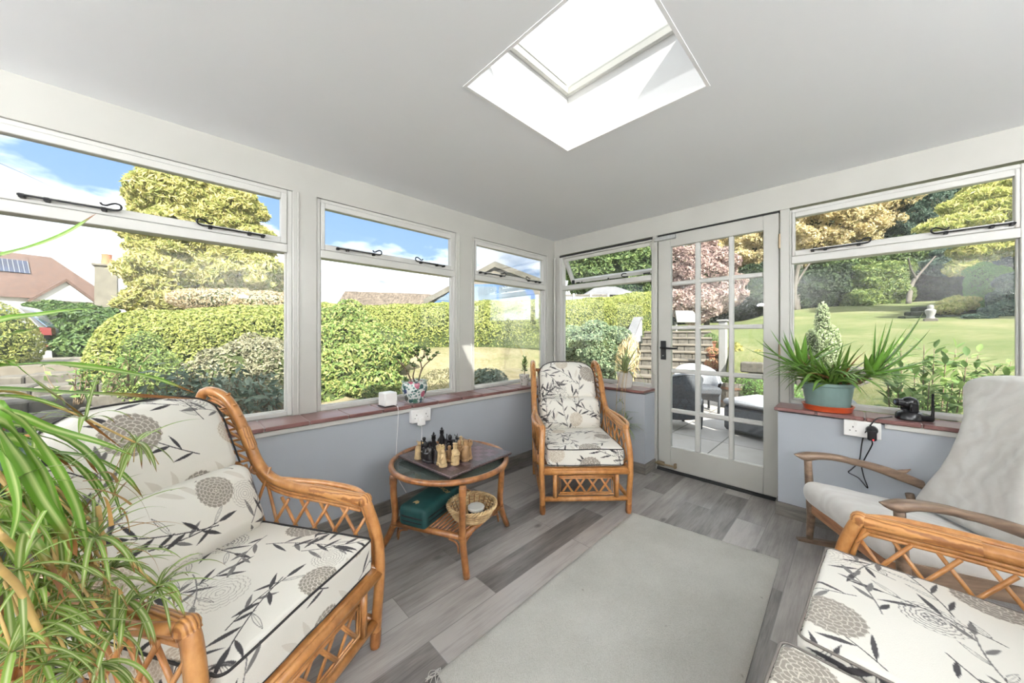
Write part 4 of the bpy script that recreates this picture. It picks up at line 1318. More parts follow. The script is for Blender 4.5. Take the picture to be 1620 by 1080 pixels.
cs, bs, ts = MT['cream_stone'], MT['black_stone'], MT['tan_stone']
zc = BZ + .0162
pieces = [ # px of the base on the board, kind, material
    ('knight', cs, (662, 724), 'cream horse-headed chess piece at the left end of the group'),
    ('pawn', bs, (671, 713), 'small black chess piece behind the leftmost cream one'),
    ('bishop', bs, (674, 728), 'black robed chess figure just right of the leftmost cream piece'),
    ('queen', bs, (680, 730), 'black robed chess figure nearest the front board edge'),
    ('king', bs, (686, 722), 'broad black chess figure in the middle of the dark cluster'),
    ('knight', bs, (690, 730), 'black chess figure right beside the cream castle'),
    ('king', bs, (699, 712), 'tallest black chess figure, standing above all the others'),
    ('rook', cs, (697, 733), 'cream castle-topped chess piece left of the robed cream figures'),
    ('pawn', cs, (701, 736), 'small cream chess piece in front of the cream castle, nearest the front corner'),
    ('pawn', ts, (711, 728), 'small tan chess piece right of the left cream castle'),
    ('bishop', bs, (712, 714), 'black pointed chess figure behind the small tan piece'),
    ('queen', cs, (720, 733), 'cream robed chess figure on a pale plinth in the right half'),
    ('knight', bs, (722, 712), 'black chess piece behind the right cream figures'),
    ('bishop', ts, (727, 724), 'tan robed chess figure between the two large cream figures'),
    ('queen', ts, (736, 727), 'tan robed chess figure left of the right-hand castle'),
    ('pawn', cs, (729, 711), 'small cream chess piece at the back of the right group'),
    ('rook', ts, (741, 724), 'tan castle-topped chess piece at the right end of the group'),
]
for i, (k, mt, (px, py), lb) in enumerate(pieces):
    d = CF + (px - 810) / 540 * CR - arr([0, 0, (py - 530.5) / 540])
    s_ = (zc + .004 - cam.location.z) / d[2]
    p = arr(cam.location) + d * s_
    piece(k, mt, (p[0], p[1], zc), lb, 'carved chess pieces on the board', s=1.22, rz=i * .9)

# -- things on the table shelf
SZ = .1935
cs_ = thing('soft_case', 'dark green zipped case with gold lettering on the table shelf', 'case', (-1.965, -.715, SZ), math.radians(22))
m = M()
for p, U, V, ax, sg in rounded_box((.175, .082, .05), .022, .012, .006, 0): m.grid(p + arr([0, 0, .052]))
m.build('case_body', MT['green_case'], cs_, smooth=180, weld=1e-5)
zp = M(); o = ring((0, 0, .055), .177, .084, 60, p=6.0); zp.tube(o, .004, 6, closed=True); zp.tube(o + arr([0, 0, -.022]), .003, 6, closed=True)
zp.build('zip', MT['black_cloth'], cs_, smooth=180)
def text_mesh(txt, size, name, mat, parent, loc, rot, extrude=.0006):
    cu = bpy.data.curves.new(name, 'FONT'); cu.body = txt; cu.size = size; cu.align_x = 'CENTER'; cu.align_y = 'CENTER'; cu.extrude = extrude
    ob = bpy.data.objects.new(name, cu); C.objects.link(ob)
    bpy.context.view_layer.update()
    me = bpy.data.meshes.new_from_object(ob.evaluated_get(bpy.context.evaluated_depsgraph_get()))
    bpy.data.objects.remove(ob); bpy.data.curves.remove(cu)
    me.materials.clear(); me.materials.append(mat)
    o = bpy.data.objects.new(name, me); C.objects.link(o)
    o.parent = parent; o.location = loc; o.rotation_euler = rot
    return o
text_mesh('BOWLS', .036, 'lettering', MT['gold_print'], cs_, (.058, -.030, .1075), (0, 0, math.radians(90) * 0 + math.radians(62)))
M().prism([(-.016, -.010), (-.004, -.018), (.012, -.012), (.018, .006), (.004, .012), (-.010, .014), (-.004, .002)], (-.125, .01, .1068), (1, 0, 0), (0, 1, 0), (0, 0, 1), .0012).build('emblem', MT['gold_print'], cs_, smooth=0)

bk = thing('wicker_basket', 'shallow round wicker basket on the table shelf', 'basket', (-1.845, -.905, SZ))
m = M()
for k in range(9):
    q = k / 8; r = .088 + .034 * q ** .8
    o = ring((0, 0, .008 + q * .058), r, n=72)
    th = np.arange(72) * 2 * PI / 72
    w = .0028 * np.sin(th * 12 + PI * (k % 2))
    o[:, 0] *= 1 + w / r; o[:, 1] *= 1 + w / r
    m.tube(o, .0042, 6, closed=True)
m.build('woven_side', MT['wicker'], bk, smooth=180)
m = M()
for k in range(3):
    th = np.linspace(0, 2 * PI, 121)[:-1]; a = th * 14 + k * 2 * PI / 3
    r = .124 + .0065 * np.cos(a); m.tube(np.stack([r * np.cos(th), r * np.sin(th), .071 + .0065 * np.sin(a)], -1), .0052, 6, closed=True)
m.build('twisted_rim', MT['wicker'], bk, smooth=180)
M().lathe([(0, .002), (.088, .002), (.089, .007), (0, .008)], 36).build('basket_base', MT['wicker'], bk)
m = M()
for k in range(24):
    a = k * 2 * PI / 24; m.tube([(.086 * math.cos(a), .086 * math.sin(a), .006), (.106 * math.cos(a), .106 * math.sin(a), .04), (.121 * math.cos(a), .121 * math.sin(a), .068)], .0028, 5)
m.build('stakes', MT['cane_dark'], bk, smooth=180)
jr = thing('lidded_jar', 'round dark jar with a pale flat lid inside the wicker basket', 'jar', (-1.825, -.915, SZ + .0085))
M().lathe([(.040, 0), (.043, .004), (.043, .030), (.041, .033)], 32).build('jar_body', MT['black_stone'], jr)
M().lathe([(.0435, .0325), (.0440, .036), (.0440, .044), (.041, .047), (0, .047)], 32).build('lid', MT['white_pot'], jr)

# -- things on the left sill
hub = thing('white_cube_device', 'small white plastic cube standing on the tiled sill left of the floral pot', 'device', (-1.945, -.125, ST), math.radians(4))
M().box((-.045, -.045, .004), (.045, .045, .092), .006).build('case', MT['white_plastic'], hub)
M().box((-.047, -.047, 0), (.047, .047, .005), .002).build('foot', MT['black_plastic'], hub)
cb = M().tube(smooth_path([(-1.93, -.171, ST + .012), (-1.925, -.19, ST + .010), (-1.922, -.216, ST + .006), (-1.922, -.228, ST - .03), (-1.925, -.226, .55), (-1.932, -.222, .42), (-1.93, -.218, .25), (-1.86, -.216, .10)], 6), .0022, 6).build('power_cable', MT['white_plastic'], smooth=180)
tag(cb, 'thin white cable running from the white cube down the grey wall', 'cable')

def double_socket(name, label, loc, rz):
    """local: x along the wall, -y out of the wall"""
    t = thing(name, label, 'socket', loc, rz)
    M().box((-.073, -.030, -.044), (.073, 0, .044), .004).build('back_box', MT['white_plastic'], t)
    fp = M().box((-.0735, -.036, -.0445), (.0735, -.029, .0445), .003).build('face_plate', MT['white_plastic'], t)
    for x in (-.036, .036):
        h = M()
        h.box((x - .002, -.0368, .004), (x + .002, -.0355, .013)); h.box((x - .015, -.0368, -.014), (x - .009, -.0355, -.010)); h.box((x + .009, -.0368, -.014), (x + .015, -.0355, -.010))
        h.build('pin_holes', MT['dark_gap'], fp, smooth=0)
        M().box((x - .006 + .012, -.039, .022), (x + .006 + .012, -.035, .036), .0015).build('switch', MT['white_plastic'], fp)
    return t
double_socket('wall_socket', 'white double socket under the left sill with a white charger in it', (-1.755, -DW, .600), 0)
ch = thing('plug_charger', 'white plug-in charger in the left wall socket', 'charger', (-1.765, -DW - .0365, .572))
M().box((-.024, -.034, -.034), (.024, 0, .026), .006).build('charger_body', MT['white_plastic'], ch)
M().tube(smooth_path([(0, -.018, -.034), (.003, -.015, -.10), (.002, -.005, -.25), (.02, .008, -.45)], 6), .0018, 6).build('charger_cable', MT['white_plastic'], ch, smooth=180)

# floral jade pot
def m_floral_pot():
    t = NT('white glaze with painted flowers')
    g = t.obj()
    vo = t.n('TexVoronoi', {'Scale': 21.0, 'Randomness': .8}); t.set(vo, 'Vector', g)
    rv = t.n('SeparateColor'); t.set(rv, 0, vo.outputs['Color'])
    spot = t.math('LESS_THAN', t.math('ADD', vo.outputs['Distance'], t.math('MULTIPLY', t.noise(g, 60, 2), .30)), t.math('ADD', .46, t.math('MULTIPLY', rv.outputs[0], .26)))
    c = t.ramp(rv.outputs[0], [(.20, (.035, .10, .095)), (.22, (.05, .07, .16)), (.42, (.07, .16, .11)), (.50, (.38, .09, .14)), (.80, (.42, .13, .18)), (.95, (.45, .18, .22))])
    v2 = t.n('TexVoronoi', {'Scale': 58.0}); t.set(v2, 'Vector', g)
    sm = t.math('LESS_THAN', v2.outputs['Distance'], .42)
    base = t.mix(sm, (.66, .69, .66), (.10, .20, .18))
    t.base(t.mix(spot, base, c), 0.15); return t.m
MT['floral_pot'] = m_floral_pot()
jp = thing('jade_plant', 'leggy jade plant with bare stems in a white pot painted with pink flowers', 'potted plant', (-1.745, -.118, ST))
pot = M().lathe([(.058, 0), (.060, .006), (.072, .035), (.087, .085), (.090, .115), (.084, .138), (.086, .142), (.092, .146), (.092, .152), (.080, .152), (.078, .140), (.078, .125)], 40).build('pot', MT['floral_pot'], jp)
M().lathe([(.0785, .133), (.03, .137), (0, .138)], 24).build('soil', MT['soil'], jp)
stems = [
    [(-.02, .0, .135), (-.045, .0, .20), (-.085, -.01, .265), (-.135, -.02, .315), (-.165, -.02, .345)],
    [(.03, .0, .135), (.045, .0, .20), (.06, .0, .255), (.05, .0, .30), (.02, .0, .345), (-.03, -.005, .375), (-.075, -.01, .405)],
    [(.045, .0, .20), (.075, .0, .26), (.12, -.01, .305), (.165, -.01, .335), (.19, -.02, .365)],
    [(.06, .0, .255), (.065, .02, .31), (.10, .02, .345), (.115, .02, .385)],
    [(.05, .0, .30), (.03, .02, .35), (.045, .02, .41)], [(.02, .0, .345), (.0, -.02, .40)],
    [(.12, -.01, .305), (.12, .02, .35), (.15, .03, .385)], [(.015, .01, .135), (-.005, .015, .19), (.01, .02, .25), (-.01, .02, .29)],
    [(.065, .02, .31), (.07, -.02, .36), (.075, -.01, .40)], [(-.085, -.01, .265), (-.10, .02, .31), (-.105, .03, .345)], [(-.05, .01, .135), (-.07, .01, .175)]]
m = M(); lf = M()
tips = []
for s in stems:
    pth = smooth_path([arr(q) * .92 for q in s], 5); m.tube(pth, np.linspace(.0062 if s[0][2] < .14 else .0045, .0024, len(pth)), 7)
    tips.append(pth[-1]); 
    for q in (.55, .8):
        if rng.random() < .55: tips.append(pth[int(q * (len(pth) - 1))])
m.build('stems', MT['bark'], jp, smooth=180)
for tp in tips:
    for k in range(8):
        d = rng.normal(0, 1, 3); d[2] = abs(d[2]) * .8 + .2; d /= np.linalg.norm(d)
        lf.ball(tp + d * .013, (.013, .0075, .004), 8, 6, rot=Vector(d).to_track_quat('X', 'Z').to_matrix())
lf.build('leaves', foliage('jade leaves', [(0, (.05, .10, .03)), (.6, (.10, .17, .05)), (1, (.20, .24, .09))], .05, .3), jp, smooth=180)

# small succulent
MT['speck_pot'] = plain('white pot with painted sprigs', (.66, .65, .60), .35, var=.03)
t_ = NT('white pot with small painted sprigs'); v_ = t_.n('TexVoronoi', {'Scale': 42.0}); t_.set(v_, 'Vector', t_.obj())
t_.base(t_.mix(t_.math('LESS_THAN', v_.outputs['Distance'], .25), (.72, .71, .66), (.16, .20, .14)), .3); MT['speck_pot'] = t_.m
sp = thing('succulent_plant', 'small upright succulent in a white sprigged pot on the left sill by the corner', 'potted plant', (-.605, -.118, ST))
M().lathe([(.034, 0), (.036, .004), (.046, .085), (.049, .090), (.049, .104), (.044, .104), (.043, .095)], 28).build('pot', MT['speck_pot'], sp)
M().lathe([(.0435, .094), (0, .098)], 20).build('soil', MT['soil'], sp)
m = M().tube(smooth_path([(0, 0, .095), (.006, 0, .15), (-.003, 0, .20), (.002, 0, .255)], 5), .004, 6).tube(smooth_path([(.006, 0, .15), (.022, .01, .19), (.026, .01, .215)], 4), .003, 6)
m.build('stems', MT['bark'], sp, smooth=180)
lf = M()
for k in range(34):
    z = .125 + .135 * (k / 34); a = k * 2.4; tp = arr([.0, 0, z]) if k % 3 else arr([.022, .008, min(z, .215)])
    d = arr([math.cos(a), math.sin(a), .45 + (k / 34)]); d /= np.linalg.norm(d)
    lf.ball(tp + d * .022, (.017, .008, .004), 8, 6, rot=Vector(d).to_track_quat('X', 'Z').to_matrix())
lf.build('leaves', foliage('succulent leaves', [(0, (.07, .14, .04)), (.6, (.14, .23, .06)), (1, (.26, .33, .12))], .05, .35), sp, smooth=180)

# -- spider plants
GREEN, PALE, BROWN = arr([.12, .26, .028]), arr([.56, .64, .28]), arr([.24, .10, .03])
def blade_cols(k, n=5, green=GREEN, pale=PALE, brown=0.0, rim=True):
    u = np.linspace(0, 1, k)[:, None, None]
    base = np.empty((k, n, 3)); base[:] = green * rng.uniform(.8, 1.5)
    if rim: base[:, n // 2] = pale
    if brown > 0:
        f = np.clip((u - (1 - brown)) / max(brown * .5, .02), 0, 1); base = base * (1 - f) + BROWN * f
    return base
def arch(c, az, el, L, droop, k=16, wig=0.0):
    p = arr(c).copy(); d = arr([math.cos(az) * math.cos(el), math.sin(az) * math.cos(el), math.sin(el)]); out = [p.copy()]
    for i in range(k - 1):
        p = p + d * L / (k - 1); d = d + arr([rng.normal(0, wig), rng.normal(0, wig), -droop / (k - 1)]); d /= np.linalg.norm(d); out.append(p.copy())
    return arr(out)
def blade(m, path, w, brown=0.0, flat=(0, 0, 1), **kw):
    k = len(path); u = np.linspace(0, 1, k)
    strip(m, path, w * np.clip(np.minimum(u * 8 + .55, 1) * (1 - u ** 3.0) ** .8, .03, 1), blade_cols(k, brown=brown, **kw), flat=flat)
def tuft(m, c, n, L, w, el=(.1, 1.3), droop=(1.0, 2.4), brown=.3, **kw):
    for _ in range(n):
        blade(m, arch(c, rng.uniform(0, 2 * PI), rng.uniform(*el), L * rng.uniform(.6, 1.15), rng.uniform(*droop), 10), w * rng.uniform(.7, 1.2), brown=rng.random() * brown, **kw)

s2p = thing('spider_plant', 'pale spider plant in a white pot left of the door, with runners hanging down', 'potted plant', (-.115, -.885, SB))
M().lathe([(.052, 0), (.054, .004), (.070, .115), (.074, .120), (.074, .132), (.067, .132), (.066, .120)], 32).build('pot', MT['white_pot'], s2p)
M().lathe([(.0665, .118), (0, .122)], 20).build('soil', MT['soil'], s2p)
m = M(); tuft(m, (0, 0, .12), 40, .29, .0075, el=(.5, 1.45), droop=(.6, 1.8), brown=.35, green=arr([.17, .24, .08]), pale=arr([.55, .56, .36]))
m.build('leaves', MT['blade'], s2p, smooth=180)
m = M(); lf = M()
for dx, dy, z1 in ((-.155, -.04, -.10), (-.15, .0, -.24), (-.14, -.05, -.32), (-.15, -.075, -.30)):
    pth = smooth_path([(0, dy * .3, .125), (-.075, dy * .8, .150), (-.135, dy, .05), (dx, dy, -.05), (dx - .004, dy + .004, z1)], 6)
    m.tube(pth, .0016, 5)
    tuft(lf, pth[-1], 22 if z1 < -.2 else 6, .20 if z1 < -.2 else .06, .0050, el=(-.4, 1.2), droop=(.8, 2.2), brown=.2, green=arr([.10, .17, .06]))
blade(lf, smooth_path([(0, 0, .12), (-.01, -.08, .16), (-.01, -.16, .10), (-.01, -.19, .02)], 6), .004)
m.build('runners', MT['runner'], s2p, smooth=180); lf.build('plantlets', MT['blade'], s2p, smooth=180)

# -- aloe
al = thing('aloe_plant', 'large sprawling aloe in a chalky green pot on an orange saucer beside the door', 'potted plant', (-.105, -2.205, SB))
M().lathe([(.098, .012), (.100, .018), (.118, .150), (.124, .154), (.126, .172), (.116, .172), (.114, .155)], 40).build('pot', MT['teal_pot'], al)
M().lathe([(.104, 0), (.110, .003), (.118, .030), (.121, .032), (.1215, .036), (.114, .036), (.106, .010), (0, .010)], 40).build('saucer', MT['terracotta_red'], al)
M().lathe([(.1145, .150), (0, .158)], 24).build('soil', MT['soil'], al)
lf = M()
def aloe_leaf(c, az, el, L, w, curl, col, k=18):
    p = arr(c).copy(); d = arr([math.cos(az) * math.cos(el), math.sin(az) * math.cos(el), math.sin(el)]); out = [p.copy()]
    for i in range(k - 1):
        p = p + d * L / (k - 1); d = d + arr([0, 0, curl / (k - 1)]); d /= np.linalg.norm(d); out.append(p.copy())
    u = np.linspace(0, 1, k)
    c_ = arr(col) * (1 + .0 * u[:, None]); tipf = np.clip((u - .93) / .07, 0, 1)[:, None]; c_ = c_ * (1 - tipf * .6) + arr([.25, .16, .05]) * tipf * .6
    strip(lf, out, w * np.clip((1 - u ** 1.6) ** .9 * np.minimum(1, .75 + u), .02, 1), c_, thick=.45)
def up_rosette(cx, cy, cz, leaves_):
    for az, el, L, w, curl in leaves_:
        g = rng.uniform(.85, 1.2); aloe_leaf((cx, cy, cz), math.radians(az), math.radians(el), L, w, curl, (.12 * g, .26 * g, .035 * g))
# azimuth: 90 = towards the door (left in the photo), 270 = right, 180 = into the room
up_rosette(-.03, .115, .255, [(95, 62, .26, .022, .6), (110, 40, .30, .020, -.9), (80, 28, .32, .019, .3), (90, 15, .34, .017, .25), (150, 70, .20, .026, .4), (200, 72, .22, .024, .3), (60, 50, .24, .018, .8), (300, 38, .34, .018, -.3), (100, 75, .26, .022, .2), (120, 20, .30, .020, .9), (240, 50, .28, .018, -.6), (85, 48, .30, .022, .5), (140, 45, .24, .020, .6)])
up_rosette(-.03, -.185, .235, [(265, 80, .30, .028, -.2), (272, 72, .34, .030, .5), (255, 86, .30, .022, .3), (280, 52, .40, .028, .6), (268, 62, .30, .026, .1), (276, 35, .34, .026, .8), (240, 60, .24, .024, .3), (285, 20, .30, .024, .1), (200, 40, .22, .020, .6), (262, 22, .26, .030, -.1), (180, 60, .14, .024, .0), (290, 8, .25, .022, -.4), (170, 20, .20, .022, .9)])
for k in range(120):
    az, el = rng.uniform(20, 340), rng.uniform(12, 72)
    r = rng.uniform(0, .09); a0 = rng.uniform(0, 2 * PI)
    if 325 < az or az < 35: el = max(el, 40)
    L = rng.uniform(.14, .30); g = rng.uniform(.7, 1.3)
    aloe_leaf((r * math.cos(a0) * .8, r * math.sin(a0), .168), math.radians(az), math.radians(el), L * (1 if 60 < az < 300 else .7), rng.uniform(.008, .017), rng.uniform(-1.1, .2), (.12 * g, .23 * g, .04 * g) if rng.random() < .85 else (.22, .10, .04))
for k in range(46):   # leaves spilling over the rim
    az = rng.uniform(70, 290); g = rng.uniform(.8, 1.35); a_ = math.radians(az)
    aloe_leaf((.075 * math.cos(a_), .085 * math.sin(a_), .182 + rng.uniform(0, .05)), a_, math.radians(rng.uniform(15, 55)), rng.uniform(.16, .30), rng.uniform(.009, .0155), rng.uniform(-2.0, -.7), (.14 * g, .26 * g, .05 * g))
for k in range(10):   # long limp leaves
    az = rng.choice([95, 105, 120, 235, 250, 260]) + rng.uniform(-8, 8)
    aloe_leaf((-.02, rng.uniform(-.06, .06), .16), math.radians(az), math.radians(rng.uniform(45, 65)), rng.uniform(.30, .42), .0080, -2.5, (.10, .20, .04))
for v in lf.v: v[:, 0] = np.minimum(v[:, 0], .135)
lf.build('leaves', MT['aloe'], al, smooth=180)
st = M()
for a_, b_ in (((-.02, .05, .155), (-.03, .115, .26)), ((-.02, -.08, .155), (-.03, -.185, .245))): st.tube(smooth_path([a_, (arr(a_) * .4 + arr(b_) * .6) + arr([0, 0, -.02]), b_], 5), .010, 8)
st.build_each('stalk', MT['aloe_stalk'], al, smooth=180)

# -- camera on the right sill
ic = thing('security_camera', 'black pan and tilt camera with an aerial on the right sill', 'camera', (-.105, -2.535, SB), math.radians(-65))
M().lathe([(.052, 0), (.055, .004), (.053, .030), (.040, .044), (.030, .048), (0, .048)], 32).build('base', MT['black_plastic'], ic)
M().box((.01, -.050, .002), (.075, .050, .034), .006).build('rear_block', MT['black_plastic'], ic)
M().box((-.018, -.042, .045), (.018, -.030, .095), .005).box((-.018, .030, .045), (.018, .042, .095), .005).box((-.018, -.042, .044), (.018, .042, .054), .004).build('yoke', MT['black_plastic'], ic)
hdm = M().ball((0, 0, .088), (.037, .031, .036), 24, 16).build('head', MT['black_plastic'], ic, smooth=180)
M().tube([(-.028, 0, .090), (-.054, 0, .092)], .020, 20).tube([(-.052, 0, .092), (-.060, 0, .0925)], .016, 20).build('lens', MT['black_plastic'], hdm, smooth=40)
M().lathe([(.0100, 0), (.006, .002), (0, .003)], 12).xf(lambda v: np.stack([-v[:, 2] - .0605, v[:, 0], v[:, 1] + .0925], -1)).build('lens_glass', MT['car_glass'], hdm)
M().tube([(.068, -.040, .02), (.070, -.040, .05), (.070, -.040, .150)], [.0075, .006, .005], 10).build('aerial', MT['black_plastic'], ic, smooth=50)

double_socket('wall_socket', 'white double socket below the right sill with a black plug in it', (-DW, -2.353, .625), math.radians(-90))
bp = thing('black_plug', 'black plug-in adapter with a red light in the right wall socket', 'plug', (-DW - .0365, -2.391, .622), math.radians(-90))
M().lathe([(.024, 0), (.025, .004), (.022, .016), (0, .017)], 24).xf(lambda v: np.stack([v[:, 0], -v[:, 2], v[:, 1] + .008], -1)).build('plug_base', MT['black_plastic'], bp)
M().box((-.018, -.040, -.045), (.018, -.010, .012), .006).build('adapter', MT['black_plastic'], bp)
M().ball((.004, -.041, -.038), .003, 10, 8).build('indicator', MT['red_led'], bp, smooth=180)
xw = -DW - .02
ca = [(-.125, -2.47, SB + .006), (-.175, -2.44, SB + .005), (-.228, -2.41, SB + .003), (-.236, -2.385, .655), (xw - .012, -2.362, .60), (xw, -2.352, .54), (xw, -2.345, .46), (xw, -2.338, .435), (xw, -2.352, .43), (xw, -2.37, .48), (xw - .03, -2.391, .55), (-DW - .062, -2.391, .574)]
kb = M().tube(smooth_path(ca, 8), .0030, 7)
kb.tube(smooth_path([(xw, -2.341, .432), (xw, -2.31, .385), (xw, -2.30, .365), (xw, -2.34, .345), (xw, -2.375, .30), (xw, -2.360, .36), (xw, -2.348, .432)], 8), .0028, 7)
tag(kb.build('power_cable', MT['black_plastic'], smooth=180), 'black looped cable hanging from the right sill below the black camera', 'cable')

# -- big spider plant in the left foreground
bp_ = thing('large_spider_plant', 'large striped spider plant with yellow runners at the left edge in front of the armchair', 'potted plant', (-3.30, -1.16, 0))
O = arr([-3.30, -1.16, 0])
M().lathe([(.15, 0), (.15, .02), (.035, .05), (.03, .62), (.14, .66), (.15, .68), (.15, .70), (0, .70)], 28).build('stand', MT['teak'], bp_)
M().lathe([(.10, .70), (.105, .705), (.135, .90), (.14, .905), (.14, .92), (.125, .92), (.12, .90)], 32).build('pot', MT['teal_pot'], bp_)
M().lathe([(.121, .895), (0, .905)], 24).build('soil', MT['soil'], bp_)
lf = M(); rn = M(); pl = M()
c0 = arr([0, 0, .90])
hero = [ # (points as photo position and distance), half width, brown share
    ([(-150, 640, .60), (-60, 430, .62), (0, 405, .66), (60, 388, .72), (110, 366, .78), (152, 338, .84)], .0170, .10),
    ([(-150, 640, .60), (-80, 540, .62), (0, 507, .66), (60, 498, .70), (110, 491, .74), (152, 488, .78)], .0130, .05),
    ([(-150, 640, .60), (-80, 570, .60), (0, 533, .64), (40, 524, .70), (88, 510, .76)], .0110, .10),
    ([(-150, 660, .58), (-60, 590, .60), (0, 580, .66), (90, 576, .74), (180, 586, .82), (250, 600, .90), (310, 622, .98)], .0130, .12),
    ([(-150, 660, .56), (-60, 622, .60), (0, 616, .64), (100, 621, .72), (200, 625, .82), (310, 631, .94)], .0150, .30),
    ([(-150, 660, .56), (-60, 632, .60), (0, 626, .64), (60, 632, .68), (120, 652, .72)], .0060, .10),
    ([(-150, 670, .55), (-50, 600, .58), (10, 570, .62), (55, 600, .66), (110, 640, .72), (150, 675, .76), (192, 708, .80)], .0065, .55),
    ([(-150, 680, .50), (-40, 640, .52), (30, 660, .56), (80, 720, .60), (118, 790, .62), (135, 850, .62), (150, 905, .62)], .0120, .15),
    ([(-150, 690, .46), (-30, 660, .50), (30, 720, .54), (70, 790, .56), (110, 850, .58), (122, 880, .58)], .0150, .30),
    ([(-150, 690, .44), (-30, 660, .48), (10, 720, .52), (30, 800, .54), (10, 880, .54)], .0150, .05),
    ([(-150, 690, .46), (-10, 660, .50), (60, 730, .55), (90, 800, .57), (110, 870, .58), (90, 950, .56)], .0110, .20),
    ([(-150, 670, .54), (0, 650, .60), (90, 680, .66), (160, 700, .70), (210, 720, .74)], .0070, .05),
    ([(-150, 670, .50), (-10, 690, .54), (40, 700, .60), (90, 740, .64), (124, 800, .66), (120, 858, .66)], .0090, .05),
    ([(-150, 690, .50), (-20, 700, .54), (50, 760, .58), (75, 840, .60), (70, 930, .58)], .0085, .02),
]
for pts, w, br in hero:
    blade(lf, smooth_path([at(*q) - O for q in pts], 8), w, brown=br, flat=(-.56, -.56, .61))
for _ in range(40):
    az = rng.uniform(-2.4, 1.0); blade(lf, arch(c0 + rng.normal(0, .03, 3), az, rng.uniform(-.1, .7), rng.uniform(.20, .37), rng.uniform(1.8, 3.2), 14), rng.uniform(.006, .010), brown=rng.random() * .35, flat=(-.35, -.35, .87))
# runners and plantlets, hanging over the near chair arm
ends = [(150, 850, .64), (215, 700, .80), (175, 900, .70), (60, 960, .56), (95, 1010, .60), (30, 900, .52), (250, 930, .72), (130, 950, .66), (180, 1000, .62), (70, 1050, .56), (20, 1030, .50), (120, 1060, .58), (100, 900, .60), (200, 950, .68), (40, 1000, .54), (160, 1050, .60)]
for i, q in enumerate(ends):
    e = at(*q) - O; mid = c0 * .4 + e * .6 + arr([0, 0, .10]); 
    pth = smooth_path([c0 + rng.normal(0, .02, 3), c0 * .7 + e * .3 + arr([0, 0, .14]), mid, e], 8)
    rn.tube(pth, np.linspace(.0042, .0020, len(pth)), 6)
    for c, n in ((e, 15), (pth[-6] + rng.normal(0, .01, 3), 7)):
        tuft(pl, c, n, .13, .0042, el=(-.6, 1.3), droop=(.6, 2.6), brown=.25, green=arr([.17, .27, .05]), pale=arr([.56, .60, .33]))
    for _ in range(4):
        d = rng.normal(0, .03, 3); rn.tube([e, e + d * .6 - arr([0, 0, .02]), e + d - arr([0, 0, .06])], .0009, 4)
for pts in ([(0, 845, .50), (35, 880, .54), (50, 930, .56), (60, 1000, .56)], [(-10, 890, .46), (30, 930, .50), (55, 985, .52), (80, 1030, .54)], [(85, 850, .60), (95, 930, .60), (100, 1010, .60)], [(155, 800, .68), (165, 880, .68), (170, 960, .66)]):
    rn.tube(smooth_path([at(*q) - O for q in pts], 6), .0042, 7)
for _ in range(26):
    q = at(rng.uniform(20, 210), rng.uniform(760, 960), rng.uniform(.58, .72)) - O
    pth = arch(q, rng.uniform(0, 6.3), rng.uniform(-.3, 1.2), rng.uniform(.06, .14), rng.uniform(1, 4), 8)
    k = len(pth); strip(lf, pth, .003 * np.linspace(1, .2, k), np.broadcast_to(arr([.34, .20, .07]) * rng.uniform(.6, 1.5), (k, 5, 3)))
lf.build('leaves', MT['blade'], bp_, smooth=180); rn.build('runners', MT['runner'], bp_, smooth=180); pl.build('plantlets', MT['blade'], bp_, smooth=180)

# ------------------------------------------------------------------ the garden
def F(name, a, b, c, trans=.3, raw=0):
    if raw: return foliage(name, [(0, a), (.5, b), (1, c)], trans)
    soft = lambda q: tuple(min(.66, 1.55 * (x * .78 + .22 * sum(q) / 3)) for x in q)  # lifts and greys the leaf colours to paint in flare haze
    return foliage(name, [(0, soft(a)), (.5, soft(b)), (1, soft(c))], trans)
LF = {
 'box': F('clipped hedge leaves', (.100, .135, .016), (.185, .215, .026), (.29, .29, .050)),
 'boxgreen': F('green hedge leaves', (.055, .10, .016), (.11, .165, .026), (.20, .24, .045)),
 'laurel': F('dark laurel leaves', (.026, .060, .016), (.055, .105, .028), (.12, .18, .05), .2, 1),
 'gold': F('golden conifer sprays', (.15, .18, .028), (.30, .29, .055), (.42, .36, .13), .4),
 'shrub': F('bright shrub leaves', (.06, .12, .016), (.14, .20, .030), (.27, .26, .06)),
 'blue': F('glossy blue green leaves', (.040, .075, .050), (.085, .13, .085), (.16, .20, .14), .15),
 'purple': F('smoky purple leaves', (.16, .095, .09), (.30, .205, .18), (.42, .33, .27), .4),
 'autumn': F('autumn yellow leaves', (.28, .25, .09), (.42, .33, .14), (.50, .37, .22), .45),
 'green': F('broad tree leaves', (.035, .07, .016), (.07, .12, .025), (.14, .19, .045)),
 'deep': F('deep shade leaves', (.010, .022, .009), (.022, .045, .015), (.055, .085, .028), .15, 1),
 'bluecon': F('blue conifer needles', (.025, .055, .042), (.05, .095, .065), (.10, .15, .095)),
 'lime': F('lime walnut leaves', (.16, .20, .03), (.32, .33, .06), (.46, .40, .13), .45),
 'bay': F('bay leaves', (.045, .10, .016), (.10, .18, .030), (.20, .28, .06), .35),
 'varieg': F('variegated conifer', (.12, .18, .06), (.24, .30, .13), (.38, .42, .24)),
 'vivid': F('vivid green conifer', (.045, .13, .014), (.08, .20, .020), (.13, .26, .04)),
 'dry': F('dry grass tufts', (.28, .19, .07), (.40, .29, .12), (.48, .38, .19)),
 'orange': F('orange planter leaves', (.30, .08, .04), (.30, .14, .06), (.16, .18, .05)),
}
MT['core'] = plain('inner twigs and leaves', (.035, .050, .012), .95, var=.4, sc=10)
MT['core_dark'] = plain('inner shade twigs', (.014, .022, .009), .95, var=.4, sc=8)
